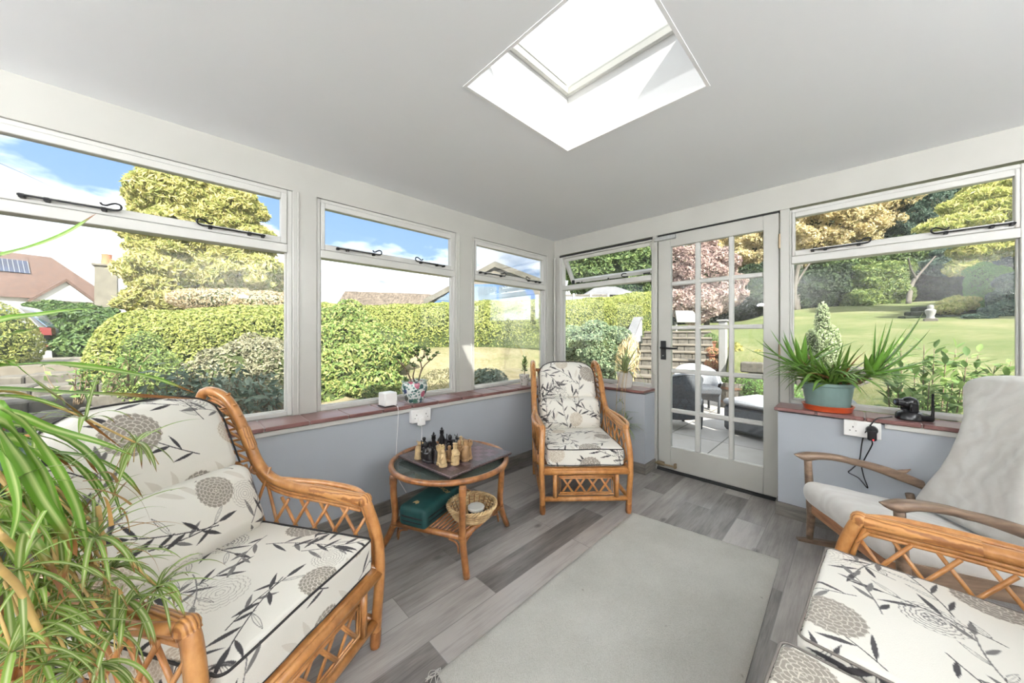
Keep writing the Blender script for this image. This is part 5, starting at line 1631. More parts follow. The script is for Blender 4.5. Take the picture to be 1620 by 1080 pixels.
MT['core_gold'] = plain('inner conifer boughs', (.075, .075, .018), .95, var=.4, sc=6)
MT['trunk'] = m_wood('grey tree bark', (.05, .042, .034), (.095, .083, .066), (.15, .135, .115), (14, 14, 4), .85)
MT['stone'] = plain('weathered stone', (.095, .086, .072), .9, var=.35, sc=14, bump=.6)
MT['slab_top'] = plain('pale stone tread', (.135, .118, .094), .85, var=.15, sc=9)
def m_lawn():
    t = NT('mown lawn')
    g = t.geo()
    a = t.noise(g, .55, 4, .6); b = t.noise(g, 9, 5, .7)
    f = t.math('ADD', t.math('MULTIPLY', a, .6), t.math('MULTIPLY', b, .4))
    t.base(t.ramp(f, [(.34, (.10, .14, .048)), (.50, (.16, .185, .078)), (.64, (.25, .24, .13))]), .95, spec=.1)
    t.bump(t.noise(g, 60, 4, .7), .8, .05); return t.m
MT['lawn'] = m_lawn()
def m_dry():
    t = NT('dry bank grass')
    g = t.geo()
    f = t.math('ADD', t.math('MULTIPLY', t.noise(g, 1.2, 4), .5), t.math('MULTIPLY', t.noise(g, 14, 5, .7), .5))
    t.base(t.ramp(f, [(.36, (.17, .18, .075)), (.5, (.30, .26, .155)), (.66, (.38, .335, .23))]), .95, spec=.1)
    t.bump(t.noise(g, 70, 4, .7), .8, .05); return t.m
MT['dry_grass'] = m_dry()
def m_paving():
    t = NT('patio slabs')
    g = t.geo()
    br = t.n('TexBrick', {'Color1': (.30, .29, .29), 'Color2': (.40, .375, .345), 'Mortar': (.075, .068, .06), 'Scale': 1.0, 'Mortar Size': .007, 'Mortar Smooth': .2, 'Brick Width': .62, 'Row Height': .565})
    br.offset = 0.0
    mp = t.n('Mapping'); t.set(mp, 'Vector', g); mp.inputs['Location'].default_value = (.26, .655 + .565 * 4, 0); t.set(br, 'Vector', mp.outputs[0])
    c = t.mix(t.ramp(t.noise(g, 3.5, 6, .6), [(.35, (.35, .35, .35)), (.7, (0, 0, 0))]), br.outputs['Color'], (.20, .19, .15))
    t.base(c, .75); t.bump(t.math('SUBTRACT', t.math('MULTIPLY', t.noise(g, 40, 4), .2), br.outputs['Fac']), .5, .006); return t.m
MT['paving'] = m_paving()

# ---- ground
SD = arr([.95, .312, 0]); SN = arr([-SD[1], SD[0], 0]); s0 = arr([4.38, .36, -.10])    # flight of garden steps
def sstep(a, b, x):
    t = np.clip((x - a) / (b - a), 0, 1); return t * t * (3 - 2 * t)
def ground_z(x, y):
    left = -.10 + sstep(.5, 5.2, y) * (.12 + .85 * sstep(-4.5, 1.5, x)) + .02 * np.clip(y - 5, 0, 60)
    lawn = np.where(x > 4.3, .72 + .110 * (x - 4.6), -.1)
    far_ = np.clip((-1.9 - y) / 1.3, 0, 1)
    e0 = 4.6 - 2.6 * far_
    rise = np.clip((x - e0) / (5.4 - e0), 0, 1); rise = rise * rise * (3 - 2 * rise)
    right = -.12 * (1 - rise) + rise * np.minimum(np.maximum(lawn, .70), 2.9)
    w = sstep(.4, 2.6, y)
    side = np.where(x > 0, right * (1 - w) + np.maximum(left, right * .8) * w, left)
    wx = sstep(-.2, .8, x)
    z = left * (1 - wx) + side * wx
    a = (x - s0[0]) * SD[0] + (y - s0[1]) * SD[1]; b = (x - s0[0]) * SN[0] + (y - s0[1]) * SN[1]
    inside = (np.abs(b) < .98) & (a > -2.0) & (a < 3.4)
    return np.where(inside, np.minimum(z, -.42 + .43 * np.clip(a, 0, 3.3)), z)
def ground_patch(name, x0, x1, y0, y1, nx, ny, mat, label=None, mask=None):
    X, Y = np.meshgrid(np.linspace(x0, x1, nx), np.linspace(y0, y1, ny), indexing='ij')
    Z = ground_z(X, Y)
    m = M().grid(np.stack([X, Y, Z], -1))
    return struct(m.build(name, mat, smooth=180))
ground_patch('ground_lawn', .30, 48, -30, 26, 420, 420, MT['lawn'])
ground_patch('ground_bank', -40, .30, .10, 60, 200, 200, MT['dry_grass'])
ground_patch('ground_verge', -2.0, 5.6, .9, 6.4, 60, 60, MT['dry_grass']).location.z = .012
struct(M().box((.09, -7.0, -.30), (4.62, 1.3, -.10)).build('patio_paving', MT['paving'], smooth=0))

def crown(name, label, cat, blobs, mat, dens, size, core=None, group=None, aspect=.5, rough=.16, jitter=.7, shrink=.86, trunk=None, droop=None, zmin=None, parent=None, nz=3.0, buds=0, bud=.36):
    """plant: crown of leaves over a twiggy core, plus its trunk"""
    c0 = arr(blobs[0][0]).copy(); c0[2] = min(c[2] - np.max(np.broadcast_to(arr(r), (3,))) for c, r in blobs)
    t = thing(name, label, cat, tuple(c0), 0, group) if parent is None else parent
    bl = [(arr(c) - c0, r) for c, r in blobs]
    P, N = blob_points(ragged(bl, buds, bud) if buds else bl, dens, rough, nz, None if zmin is None else zmin - c0[2])
    m = M(); leaves(m, P, N, size, aspect, jitter=jitter, droop=droop)
    m.build('foliage', mat, t, smooth=0)
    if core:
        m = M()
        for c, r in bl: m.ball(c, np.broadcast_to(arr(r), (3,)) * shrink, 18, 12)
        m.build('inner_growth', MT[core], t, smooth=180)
    if trunk:
        m = M()
        for pts, r in trunk:
            pth = smooth_path([arr(q) - c0 for q in pts], 6); m.tube(pth, np.linspace(r, r * .45, len(pth)), 9)
        m.build('trunk', MT['trunk'], t, smooth=180)
    return t

def hedge(name, label, spine, mat, dens, size, core='core', group=None, sq=.55):
    """clipped hedge: spine points (x, y, z base, z top, half width)"""
    p = smooth_path(spine, 8); k = len(p)
    d = np.gradient(p[:, :2], axis=0); d /= np.linalg.norm(d, axis=1)[:, None]
    nrm = np.stack([d[:, 1], -d[:, 0]], -1)
    o = arr([p[0, 0], p[0, 1], p[0, 2]])
    t = thing(name, label, 'hedge', tuple(o), 0, group)
    def surf(i, q, s=1.0):
        """q in 0..1 over the section"""
        a = PI * q
        ca, sa = np.cos(a), np.sin(a)
        off = np.sign(ca) * np.abs(ca) ** sq * p[i, 4] * s
        z = p[i, 2] + (p[i, 3] - p[i, 2]) * np.abs(sa) ** sq * s
        return np.stack([p[i, 0] + nrm[i, 0] * off, p[i, 1] + nrm[i, 1] * off, z], -1)
    seg = np.linalg.norm(np.diff(p[:, :2], axis=0), axis=1).sum()
    n = int(seg * (p[:, 3] - p[:, 2]).mean() * 3.2 * dens)
    u = rng.random(n) * (k - 1); i = u.astype(int); f = (u - i)[:, None]
    q = rng.random(n) ** 1.0
    A, B = surf(i, q), surf(np.minimum(i + 1, k - 1), q)
    P = A * (1 - f) + B * f
    e = .01; T2 = surf(i, np.clip(q + e, 0, 1)) - surf(i, np.clip(q - e, 0, 1)); T1 = B - A
    N = np.cross(T2, T1); N /= np.linalg.norm(N, axis=1)[:, None] + 1e-9
    cen = np.stack([p[i, 0], p[i, 1], (p[i, 2] + p[i, 3]) / 2], -1)
    N *= np.sign(((P - cen) * N).sum(1))[:, None]
    P = P + N * (.05 * hash_noise(P, 2.6) + .03 * hash_noise(P, 8.0) - .10 * rng.random(n) ** 3)[:, None]
    # rounded ends
    for end, idx in ((0, 0), (1, k - 1)):
        m_ = int(dens * (p[idx, 3] - p[idx, 2]) * p[idx, 4] * 2.6)
        w_ = rng.normal(0, 1, (m_, 3)); w_ /= np.linalg.norm(w_, axis=1)[:, None]
        w_[:, 2] = np.abs(w_[:, 2])
        sg = -1 if end == 0 else 1
        out = d[idx] * sg
        P2 = np.stack([p[idx, 0] + p[idx, 4] * (out[0] * np.abs(w_[:, 0]) * .9 + nrm[idx, 0] * w_[:, 1]), p[idx, 1] + p[idx, 4] * (out[1] * np.abs(w_[:, 0]) * .9 + nrm[idx, 1] * w_[:, 1]), p[idx, 2] + (p[idx, 3] - p[idx, 2]) * w_[:, 2] ** .6], -1)
        N2 = np.stack([out[0] * np.abs(w_[:, 0]) + nrm[idx, 0] * w_[:, 1], out[1] * np.abs(w_[:, 0]) + nrm[idx, 1] * w_[:, 1], w_[:, 2]], -1)
        P = np.concatenate([P, P2]); N = np.concatenate([N, N2])
    m = M(); leaves(m, P - o, N, size, .55, jitter=.65)
    m.build('foliage', mat, t, smooth=0)
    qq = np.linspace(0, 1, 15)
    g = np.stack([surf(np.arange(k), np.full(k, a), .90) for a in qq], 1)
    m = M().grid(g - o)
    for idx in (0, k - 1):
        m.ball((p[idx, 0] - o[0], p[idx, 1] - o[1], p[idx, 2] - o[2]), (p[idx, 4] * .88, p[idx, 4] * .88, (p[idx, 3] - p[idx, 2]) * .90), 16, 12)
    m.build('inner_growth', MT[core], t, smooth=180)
    return t

# ---- through the left wall's windows
hedge('box_hedge', 'long clipped box hedge behind the left windows, lit yellow green, rounded at its left end',
      [(-3.35, 5.15, -.05, 1.50, .60), (-2.4, 5.35, .10, 1.62, .62), (-1.0, 5.5, .3, 1.78, .62), (.4, 5.5, .55, 1.84, .60), (2.0, 5.3, .72, 1.98, .58), (3.5, 5.0, .80, 2.14, .58), (4.7, 4.4, .80, 2.22, .58)], LF['box'], 1500, .055)
hedge('garden_hedge', 'clipped hedge seen past the room corner, in front of the grey shed roof',
      [(4.9, 4.0, .80, 2.14, .50), (5.6, 3.5, .80, 2.22, .50), (6.6, 3.25, .85, 2.34, .5), (7.6, 3.05, .95, 2.50, .55), (8.5, 2.75, 1.0, 2.64, .55)], LF['box'], 1700, .05)
gold = [(at(318, 470, 14), (2.1, 2.0, 1.3)), (at(310, 425, 14), (2.1, 2.0, 1.3)), (at(310, 375, 14), (2.0, 1.8, 1.3)), (at(305, 325, 14), (1.7, 1.6, 1.3)), (at(290, 285, 14), (1.2, 1.2, 1.2)), (at(385, 440, 14), (1.5, 1.4, 1.1)), (at(262, 445, 14), (1.0, 1.0, 1.1)), (at(370, 385, 14), (1.3, 1.2, 1.1)), (at(360, 335, 14), (1.1, 1.1, 1.0)), (at(252, 400, 14), (.8, .8, .7))]
crown('golden_conifer', 'tall golden green conifer rising behind the box hedge in the left window', 'tree', gold, LF['gold'], 330, .27, 'core_gold', aspect=.32, rough=.30, droop=(0, 0, -.45), nz=2.2, buds=34, bud=.22, trunk=[([at(305, 560, 14), at(305, 450, 14), at(300, 300, 14)], .22)], shrink=.70)
crown('round_hedge_bush', 'rounded dry green bush at the left frame edge in front of the white car', 'bush', [(at(-42, 545, 5.4), (.68, .68, .66)), (at(-40, 600, 5.4), (.68, .68, .5))], LF['box'], 1600, .05, 'core')
lp = at(140, 535, 9.5)
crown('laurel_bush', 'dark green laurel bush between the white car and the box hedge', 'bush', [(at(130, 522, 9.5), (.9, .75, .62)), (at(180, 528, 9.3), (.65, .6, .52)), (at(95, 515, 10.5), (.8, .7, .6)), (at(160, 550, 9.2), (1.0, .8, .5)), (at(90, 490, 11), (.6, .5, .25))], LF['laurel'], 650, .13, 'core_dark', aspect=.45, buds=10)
crown('pink_hedge', 'pinkish dry shrub behind the box hedge at the foot of the golden conifer', 'bush', [(at(370, 478, 9.5), (1.3, .6, .38)), (at(430, 482, 9.5), (.9, .6, .36))], F('pinkish dry twigs', (.20, .15, .06), (.30, .22, .11), (.34, .28, .16)), 900, .07, 'core')
# low plants just outside the left windows
def leafy_clump(name, label, spots, mat, n, size, hmax, aspect=.4, spread=.25):
    o = arr(spots[0]).copy(); t = thing(name, label, 'plant', tuple(o))
    st = M(); lf = M()
    P, N = [], []
    for s in spots:
        for _ in range(n):
            a = rng.uniform(0, 2 * PI); r = spread * math.sqrt(rng.random())
            tip = arr(s) + arr([r * math.cos(a), r * math.sin(a), hmax * rng.uniform(.45, 1.0)])
            b = arr(s) + arr([.25 * r * math.cos(a), .25 * r * math.sin(a), 0])
            pth = smooth_path([b, b * .45 + tip * .55 + rng.normal(0, .02, 3), tip], 5)
            st.tube(pth - o, np.linspace(.0055, .002, len(pth)), 5)
            for q in np.linspace(.30, 1, 9):
                c = pth[int(q * (len(pth) - 1))]
                dv = rng.normal(0, 1, 3) + arr([0, 0, .3]); dv /= np.linalg.norm(dv)
                P.append(c + dv * size * .45 - o); N.append(dv + arr([0, 0, .8]))
    leaves(lf, arr(P), arr(N), size, aspect, jitter=.45, fold=.08)
    st.build('stems', MT['bark'], t, smooth=180); lf.build('leaves', mat, t, smooth=0)
    return t
leafy_clump('glossy_shrub', 'low glossy blue green shrub outside the left window beside the armchair back', [at(290, 655, 2.75), at(350, 660, 2.8), at(405, 660, 2.85), at(445, 655, 2.9), at(385, 640, 3.1), at(310, 640, 3.0)], LF['blue'], 16, .085, .34, .38, .24)
leafy_clump('pale_leafy_plant', 'sparse pale leafy plant in front of the stone steps in the left window', [at(120, 640, 3.0), at(165, 625, 3.2), at(200, 610, 3.3)], LF['bay'], 8, .075, .36, .35, .22)
crown('grey_shrub', 'grey green twiggy shrub between the hedge and the glossy plant in the left window', 'bush', [(at(395, 585, 4.4), (.50, .4, .40)), (at(440, 590, 4.4), (.4, .4, .36)), (at(350, 600, 4.2), (.4, .35, .25))], F('grey green twigs', (.10, .105, .055), (.17, .165, .09), (.25, .22, .13)), 1500, .05, 'core', buds=10)
crown('hedge_shadow_bush', 'dark pointed bush standing in for the house shadow on the left end of the box hedge', 'bush', [(at(235, 600, 4.0), (.33, .33, .36)), (at(225, 560, 4.05), (.20, .2, .26)), (at(285, 610, 4.0), (.35, .3, .28))], LF['boxgreen'], 2600, .036, 'core')  # dark bush takes the place of the house's pointed cast shadow
crown('bright_shrub', 'tall bright green shrub in the middle window left of the jade plant', 'bush', [(at(560, 600, 5.6), (.62, .56, .62)), (at(600, 560, 6.0), (.55, .52, .52)), (at(530, 560, 5.8), (.50, .5, .60)), (at(590, 625, 5.4), (.48, .46, .45)), (at(520, 640, 5.2), (.48, .46, .5)), (at(545, 525, 6.4), (.55, .5, .48))], LF['shrub'], 1300, .068, 'core', buds=14)
crown('shaded_bush', 'small blue green bush at the foot of the window nearest the corner', 'bush', [(at(772, 604, 4.6), (.26, .24, .17)), (at(755, 606, 4.5), (.22, .22, .17))], LF['blue'], 1800, .05, 'core')
crown('grassy_weed', 'wispy pale weeds on the dry bank right of the jade plant', 'plant', [(at(700, 612, 4.4), (.30, .3, .22)), (at(665, 618, 4.3), (.22, .25, .16))], F('wispy weeds', (.16, .17, .05), (.30, .26, .10), (.40, .33, .16)), 700, .07, None, aspect=.18, droop=(0, 0, .8))

# stone steps and low wall outside the left window
for i, (px, py, D, w, h) in enumerate(((110, 652, 3.05, 1.9, .16), (120, 625, 3.6, 1.9, .15), (130, 604, 4.1, 1.9, .14), (135, 588, 4.7, 2.0, .13))):
    c = at(px, py, D)
    m = M(); x = -w / 2
    while x < w / 2:
        b = rng.uniform(.22, .5); m.box((x, -.20, -h - .25), (min(x + b - .012, w / 2), .24, rng.uniform(-.012, .008)), .018); x += b
    tag(m.build('stone_step', MT['stone'], loc=tuple(c), smooth=30), ['grey stone step nearest the left window', 'second grey stone step out from the left window', 'third grey stone step out from the left window', 'farthest grey stone step outside the left window'][i], 'step', 'rough stone steps outside the left window')
dp = at(175, 560, 6.5)
struct(M().box((dp[0] - 1.6, dp[1] - 1.0, -.4), (dp[0] + .9, dp[1] + 2.2, dp[2] - .12)).build('driveway', MT['slab_top'], smooth=0))

# ---- white car at the left edge, only its tail showing
MT['car_white'] = plain('white car paint', (.20, .20, .207), .18, var=.01)
MT['lamp_red'] = plain('red tail lamp', (.15, .030, .028), .2, var=.1)
cr = at(101, 545, 9.0)
car = thing('car', 'white estate car parked beyond the rounded bush, its tail and red lamp in view', 'car', (cr[0], cr[1], cr[2] - .55), math.radians(176))
# local: +x forwards; the tail is at x = 0
prof = [(0.06, .28), (0.02, .42), (.0, .60), (.05, .72), (.02, .92), (.10, 1.02), (.40, 1.40), (.62, 1.52), (1.3, 1.58), (2.2, 1.54), (2.9, 1.10), (3.9, .95), (4.1, .70), (4.1, .30), (3.4, .22), (.9, .22)]
pa = smooth_path(prof, 4, closed=True)
m = M()
ws = np.linspace(-1, 1, 11)
G = np.stack([np.stack([pa[:, 0] + .10 * abs(q) ** 3 * np.clip((1.0 - pa[:, 0]), 0, 1), np.full(len(pa), .90 * q * 1.0) * (1 - .20 * np.clip((pa[:, 1] - .95) / .6, 0, 1)), pa[:, 1]], -1) for q in ws], 1)
m.grid(G, closed_u=True)
for e in (0, -1): m.add(G[:, e], [list(range(len(pa)))])
m.build('body', MT['car_white'], car, smooth=35)
for s in (-1, 1):
    M().prism([(.46, 1.02), (.62, 1.40), (1.25, 1.46), (2.1, 1.42), (2.6, 1.05)], (0, s * .80, 0), (1, 0, 0), (0, 0, 1), (0, s, 0), .055).build('side_window', MT['car_glass'], car, smooth=0)
    M().prism([(-.015, .80), (.0, .98), (.34, 1.0), (.40, .92), (.16, .80)], (0, s * .62, 0), (1, 0, 0), (0, 0, 1), (0, s, 0), .30).build('tail_lamp', MT['lamp_red'], car, smooth=0)
    M().prism([(-.01, .52), (-.01, .57), (.22, .56), (.20, .52)], (0, s * .55, 0), (1, 0, 0), (0, 0, 1), (0, s, 0), .355).build('reflector', MT['lamp_red'], car, smooth=0)
    M().prism([(-.02, .24), (-.01, .42), (.28, .44), (.55, .26)], (0, s * .5, 0), (1, 0, 0), (0, 0, 1), (0, s, 0), .41).build('bumper', MT['steel'], car, smooth=0)
    for x in (.95, 3.3):
        M().tube([(x, s * .72, .32), (x, s * .91, .32)], .33, 28).build('wheel', MT['black_plastic'], car, smooth=40)
M().prism([(-.93, 0), (-.80, .42), (.80, .42), (.93, 0)], (.10, 0, 1.0), (0, .82, 0), (.66, 0, .75), (-.75, 0, .66), .02).build('rear_window', MT['car_glass'], car, smooth=0)

# ---- houses
MT['roof_tile'] = plain('weathered clay roof tiles', (.080, .046, .034), .85, var=.25, sc=3, bump=.6)
MT['render_white'] = plain('white render', (.42, .42, .41), .8, var=.03)
MT['render_cream'] = plain('cream render', (.15, .13, .10), .8, var=.04)
MT['chimney_stone'] = plain('pale chimney render', (.12, .11, .088), .85, var=.25, sc=2)
MT['pot_clay'] = plain('clay pot', (.42, .15, .075), .75, var=.15)
MT['solar'] = plain('solar cells', (.020, .028, .055), .2, var=.3, sc=1)
MT['slate'] = plain('grey slate roof', (.12, .12, .125), .7, var=.12, sc=3)
MT['grey_wood'] = m_wood('silvered fence wood', (.09, .08, .07), (.15, .135, .115), (.22, .20, .175), (6, 6, 6), .85)
def gable_house(name, label, c, rz, w, d, wall, ridge, over=.3, wallmat='render_white', roofmat='roof_tile', hip=0.0):
    """local x across the front (w), y depth (d); ridge along x, hipped by hip at both ends"""
    t = thing(name, label, 'house', tuple(c), rz)
    M().box((-w / 2, 0, -1.0), (w / 2, d, wall)).build('walls', MT[wallmat], t, smooth=0)
    a, b = -w / 2 - over, w / 2 + over
    R = [(a, -over, wall), (b, -over, wall), (b, d + over, wall), (a, d + over, wall), (a + hip, d / 2, ridge), (b - hip, d / 2, ridge)]
    f = [[0, 1, 5, 4], [2, 3, 4, 5], [1, 2, 5], [3, 0, 4], [3, 2, 1, 0]]
    M().add(R, f).build('roof', MT[roofmat], t, smooth=0)
    return t
hb = at(40, 500, 30.0)
hs = gable_house('bungalow', 'tiled bungalow with solar panels behind the white car at far left', hb + arr([0, 0, 0]), math.radians(17), 10.5, 8.0, 1.6, 6.0, hip=3.6)
rz_ = math.radians(17); ex = arr([math.cos(rz_), math.sin(rz_), 0]); ey = arr([-math.sin(rz_), math.cos(rz_), 0])
sl = math.atan2(4.4, 4.3)
for i in range(3):
    x0 = -4.6 + i * 1.72
    m = M(); g = M()
    o = arr([x0, 1.9, 1.6 + 2.25 * 4.4 / 4.3 + .06]); V = arr([0, math.cos(sl), math.sin(sl)]); W_ = arr([0, -math.sin(sl), math.cos(sl)])
    m.prism([(0, 0), (1.66, 0), (1.66, 1.75), (0, 1.75)], o, (1, 0, 0), V, W_, .05)
    pn = m.build('solar_panel', MT['solar'], hs, smooth=0)
    for k in range(7): g.prism([(.02 + k * .265, 0), (.05 + k * .265, 0), (.05 + k * .265, 1.75), (.02 + k * .265, 1.75)], o + W_ * .051, (1, 0, 0), V, W_, .006)
    g.build('panel_frame', MT['car_white'], pn, smooth=0)
def chimney(parent, c, w, h, mat, pot_h=.9):
    ch = M().box((c[0] - w / 2, c[1] - w / 2, c[2]), (c[0] + w / 2, c[1] + w / 2, c[2] + h), .01).box((c[0] - w * .62, c[1] - w * .62, c[2] + h), (c[0] + w * .62, c[1] + w * .62, c[2] + h + .12), .01).build('chimney', MT[mat], parent, smooth=0)
    M().lathe([(.28, 0), (.24, pot_h * .9), (.28, pot_h), (.18, pot_h)], 14, at=(c[0], c[1], c[2] + h + .12)).build('chimney_pot', MT['pot_clay'], ch)
chimney(hs, (-2.6, 4.0, 5.2), .9, .95, 'roof_tile', 1.1)
# white dormer gable of the bungalow
m = M().prism([(-1.7, 0), (1.7, 0), (0, 1.75)], (2.1, -.5, 1.5), (1, 0, 0), (0, 0, 1), (0, 1, 0), 2.5); m.build('gable', MT['render_white'], hs, smooth=0)
m = M()
for s in (-1, 1): m.prism([(0, 1.78), (s * 2.0, -.30), (s * 2.0, -.05), (0, 2.05)], (2.1, -.75, 1.5), (1, 0, 0), (0, 0, 1), (0, 1, 0), 2.9)
m.build('gable_roof', MT['roof_tile'], hs, smooth=0)
cc = at(169, 500, 24.0); cs3 = thing('chimney_stack', 'pale rendered chimney stack left of the golden conifer', 'chimney', tuple(cc))
chimney(cs3, (0, 0, -1.0), 1.02, 4.45, 'chimney_stone', .75)

gh = at(790, 470, 15.0)
# neighbour's cream gable behind the blue van, dark verge board climbing to the right
gc = at(772, 476, 14.5)
gt = thing('cream_house', 'cream gabled house end behind the blue van', 'house', tuple(gc), math.radians(-45))
M().prism([(-2.45, 0), (2.9, 0), (2.9, .75), (.30, 1.75), (-2.45, .25)], (0, 0, -.2), (1, 0, 0), (0, 0, 1), (0, 1, 0), 4.0).build('walls', MT['render_cream'], gt, smooth=0)
m = M()
m.prism([(-2.7, .02), (.30, 1.62), (.30, 1.86), (-2.7, .26)], (0, -.15, -.2), (1, 0, 0), (0, 0, 1), (0, 1, 0), 4.4); m.prism([(.30, 1.62), (3.2, .52), (3.2, .76), (.30, 1.86)], (0, -.15, -.2), (1, 0, 0), (0, 0, 1), (0, 1, 0), 4.4)
m.build('roof', MT['chimney_stone'], gt, smooth=0)
dr = at(615, 474, 20.0)
drt = thing('far_roof', 'long speckled roof beyond the hedge in the middle window', 'house', tuple(dr), math.radians(-52))
M().prism([(-3.3, -1.2), (3.0, -1.2), (2.7, .28), (-2.9, .62)], (0, 0, 0), (1, 0, 0), (0, .5, .866), (0, -.866, .5), .1).build('roof', plain('speckled roof', (.105, .083, .066), .9, var=.6, sc=9), drt, smooth=0)
M().box((-3.1, .05, -3), (2.8, 3, -.9)).build('walls', MT['render_cream'], drt, smooth=0)

# blue van behind the hedge
MT['van_blue'] = plain('pale blue van paint', (.075, .14, .30), .2, var=.03)
MT['van_glass'] = plain('reflecting van glass', (.12, .16, .20), .06, var=.35, sc=1.5, spec=.8)
vc = at(766, 500, 11.6)
vn = thing('van', 'pale blue van with wide windows parked behind the hedge by the corner', 'van', tuple(vc - arr([0, 0, .12])), math.radians(-45))
vp_ = [(-1.75, -.9), (-1.75, .55), (-1.30, .85), (-.85, 1.20), (1.30, 1.22), (1.62, 1.10), (1.85, .55), (1.85, -.9)]
M().prism(vp_, (0, 0, 0), (1, 0, 0), (0, 0, 1), (0, 1, 0), 1.8).build('body', MT['van_blue'], vn, smooth=0)
for nm, o in (('windscreen', [(-1.62, .66), (-1.18, .90), (-.80, 1.12), (-.55, 1.12), (-.55, .62)]), ('side_window', [(-.48, .62), (-.48, 1.13), (.42, 1.13), (.42, .62)]), ('side_window', [(.50, .62), (.50, 1.13), (1.32, 1.13), (1.56, .62)])):
    M().prism(o, (0, -.012, 0), (1, 0, 0), (0, 0, 1), (0, 1, 0), .02).build(nm, MT['van_glass'], vn, smooth=0)
for x in (-1.1, 1.2): M().tube([(x, -.03, -.9), (x, .2, -.9)], .33, 24).build('wheel', MT['black_plastic'], vn, smooth=40)

# overhead cables at far left
cbl = M().tube(smooth_path([at(-60, 232, 20), at(60, 285, 22), at(150, 330, 24), at(260, 384, 27)], 6), .012, 5).build('overhead_cable', MT['black_plastic'], smooth=180)
tag(cbl, 'upper overhead wire crossing the sky in the left window', 'cable')
cbl = M().tube(smooth_path([at(-60, 262, 24), at(40, 300, 25), at(110, 326, 26), at(200, 352, 28)], 6), .008, 5).build('overhead_cable', MT['steel'], smooth=180)
tag(cbl, 'faint lower overhead wire in the left window', 'cable')

# ---- beyond the corner window and the door
MT['fence_white'] = plain('white painted fence', (.22, .217, .21), .7, var=.05)
sh = at(968, 470, 13.0)
st_ = thing('garden_shed', 'grey hip roofed shed above the hedge in the corner window', 'shed', tuple(sh), math.radians(-42))
M().box((-.9, 0, -1.6), (.95, 1.6, .10)).build('walls', MT['fence_white'], st_, smooth=0)
R = [(-1.05, -.15, .08), (1.1, -.15, .08), (1.1, 1.75, .08), (-1.05, 1.75, .08), (-.35, .8, .52), (.45, .8, .52)]
M().add(R, [[0, 1, 5, 4], [2, 3, 4, 5], [1, 2, 5], [3, 0, 4], [3, 2, 1, 0]]).build('roof', MT['slate'], st_, smooth=0)
fc = at(930, 470, 12.0)
ft = thing('panel_fence', 'white panel fence beside the grey shed above the hedge', 'fence', tuple(fc), math.radians(-44))
m = M().box((-1.1, 0, -.9), (.75, .03, .05)); m.build('panel', MT['fence_white'], ft, smooth=0)
M().box((-1.12, -.02, .05), (.76, .06, .10)).build('top_rail', MT['grey_wood'], ft, smooth=0)
for x in (-1.1, -.5, .1, .72): M().box((x - .04, -.03, -.9), (x + .04, .06, .13)).build('post', MT['fence_white'], ft, smooth=0)
crown('blue_green_bush', 'blue green shrub standing in front of the hedge in the corner window', 'bush', [(at(952, 555, 6.2), (.42, .40, .44)), (at(942, 535, 6.4), (.34, .34, .32)), (at(962, 582, 6.0), (.30, .30, .26)), (at(905, 545, 7.4), (.45, .4, .40))], F('blue green shrub leaves', (.06, .11, .05), (.12, .18, .085), (.22, .26, .13)), 1500, .055, 'core', buds=10)
crown('straw_grass', 'straw coloured ornamental grass behind the pale spider plant', 'plant', [(at(990, 575, 5.6), (.15, .15, .34)), (at(998, 560, 5.8), (.14, .14, .3))], LF['dry'], 700, .12, None, aspect=.10, droop=(0, 0, 1.6), jitter=.4)
# stone steps climbing from the patio, with a white sloping wing wall
rzs = math.atan2(SD[1], SD[0])
for i in range(8):
    c = s0 + SD * (.40 * i) + arr([0, 0, .172 * (i + 1)])
    o = thing('garden_step', ['lowest', 'second', 'third', 'fourth', 'fifth', 'sixth', 'seventh', 'topmost'][i] + ' stone step of the flight behind the glazed door', 'step', tuple(c), rzs, 'garden steps up to the lawn')
    M().box((-.03, -.85, -.055), (.42, .85, 0), .012).build('tread', MT['slab_top'], o)
    m = M(); x = -.85
    while x < .84:
        b = rng.uniform(.14, .34); m.box((.0, x, -.172 - .1), (.36, min(x + b - .008, .85), -.056), .012); x += b
    m.build('riser', MT['stone'], o)
w0 = s0 + SN * .95; w1 = w0 + SD * 3.2
wg = thing('wing_wall', 'white sloping wall beside the garden steps left of the door', 'wall', tuple(w0), rzs)
M().prism([(-.35, -.3), (3.3, 1.0), (3.3, 1.75), (2.9, 1.75), (-.35, .55)], (0, 0, 0), (1, 0, 0), (0, 0, 1), (0, 1, 0), .16).build('rendered_wall', MT['render_white'], wg, smooth=0)
M().prism([(-.40, .54), (2.9, 1.74), (3.35, 1.74), (3.35, 1.80), (2.88, 1.80), (-.40, .60)], (0, -.03, 0), (1, 0, 0), (0, 0, 1), (0, 1, 0), .22).build('coping', MT['slate'], wg, smooth=0)
# retaining wall between patio and lawn
m = M(); y = -2.6
while y < -1.05:
    b = rng.uniform(.25, .5)
    for k in range(4): m.box((4.62, y + (k % 2) * .1, -.14 + k * .2), (4.86, y + b - .012 + (k % 2) * .1, .05 + k * .2), .02)
    y += b
struct(m.build('wall_garden', MT['stone'], smooth=30))

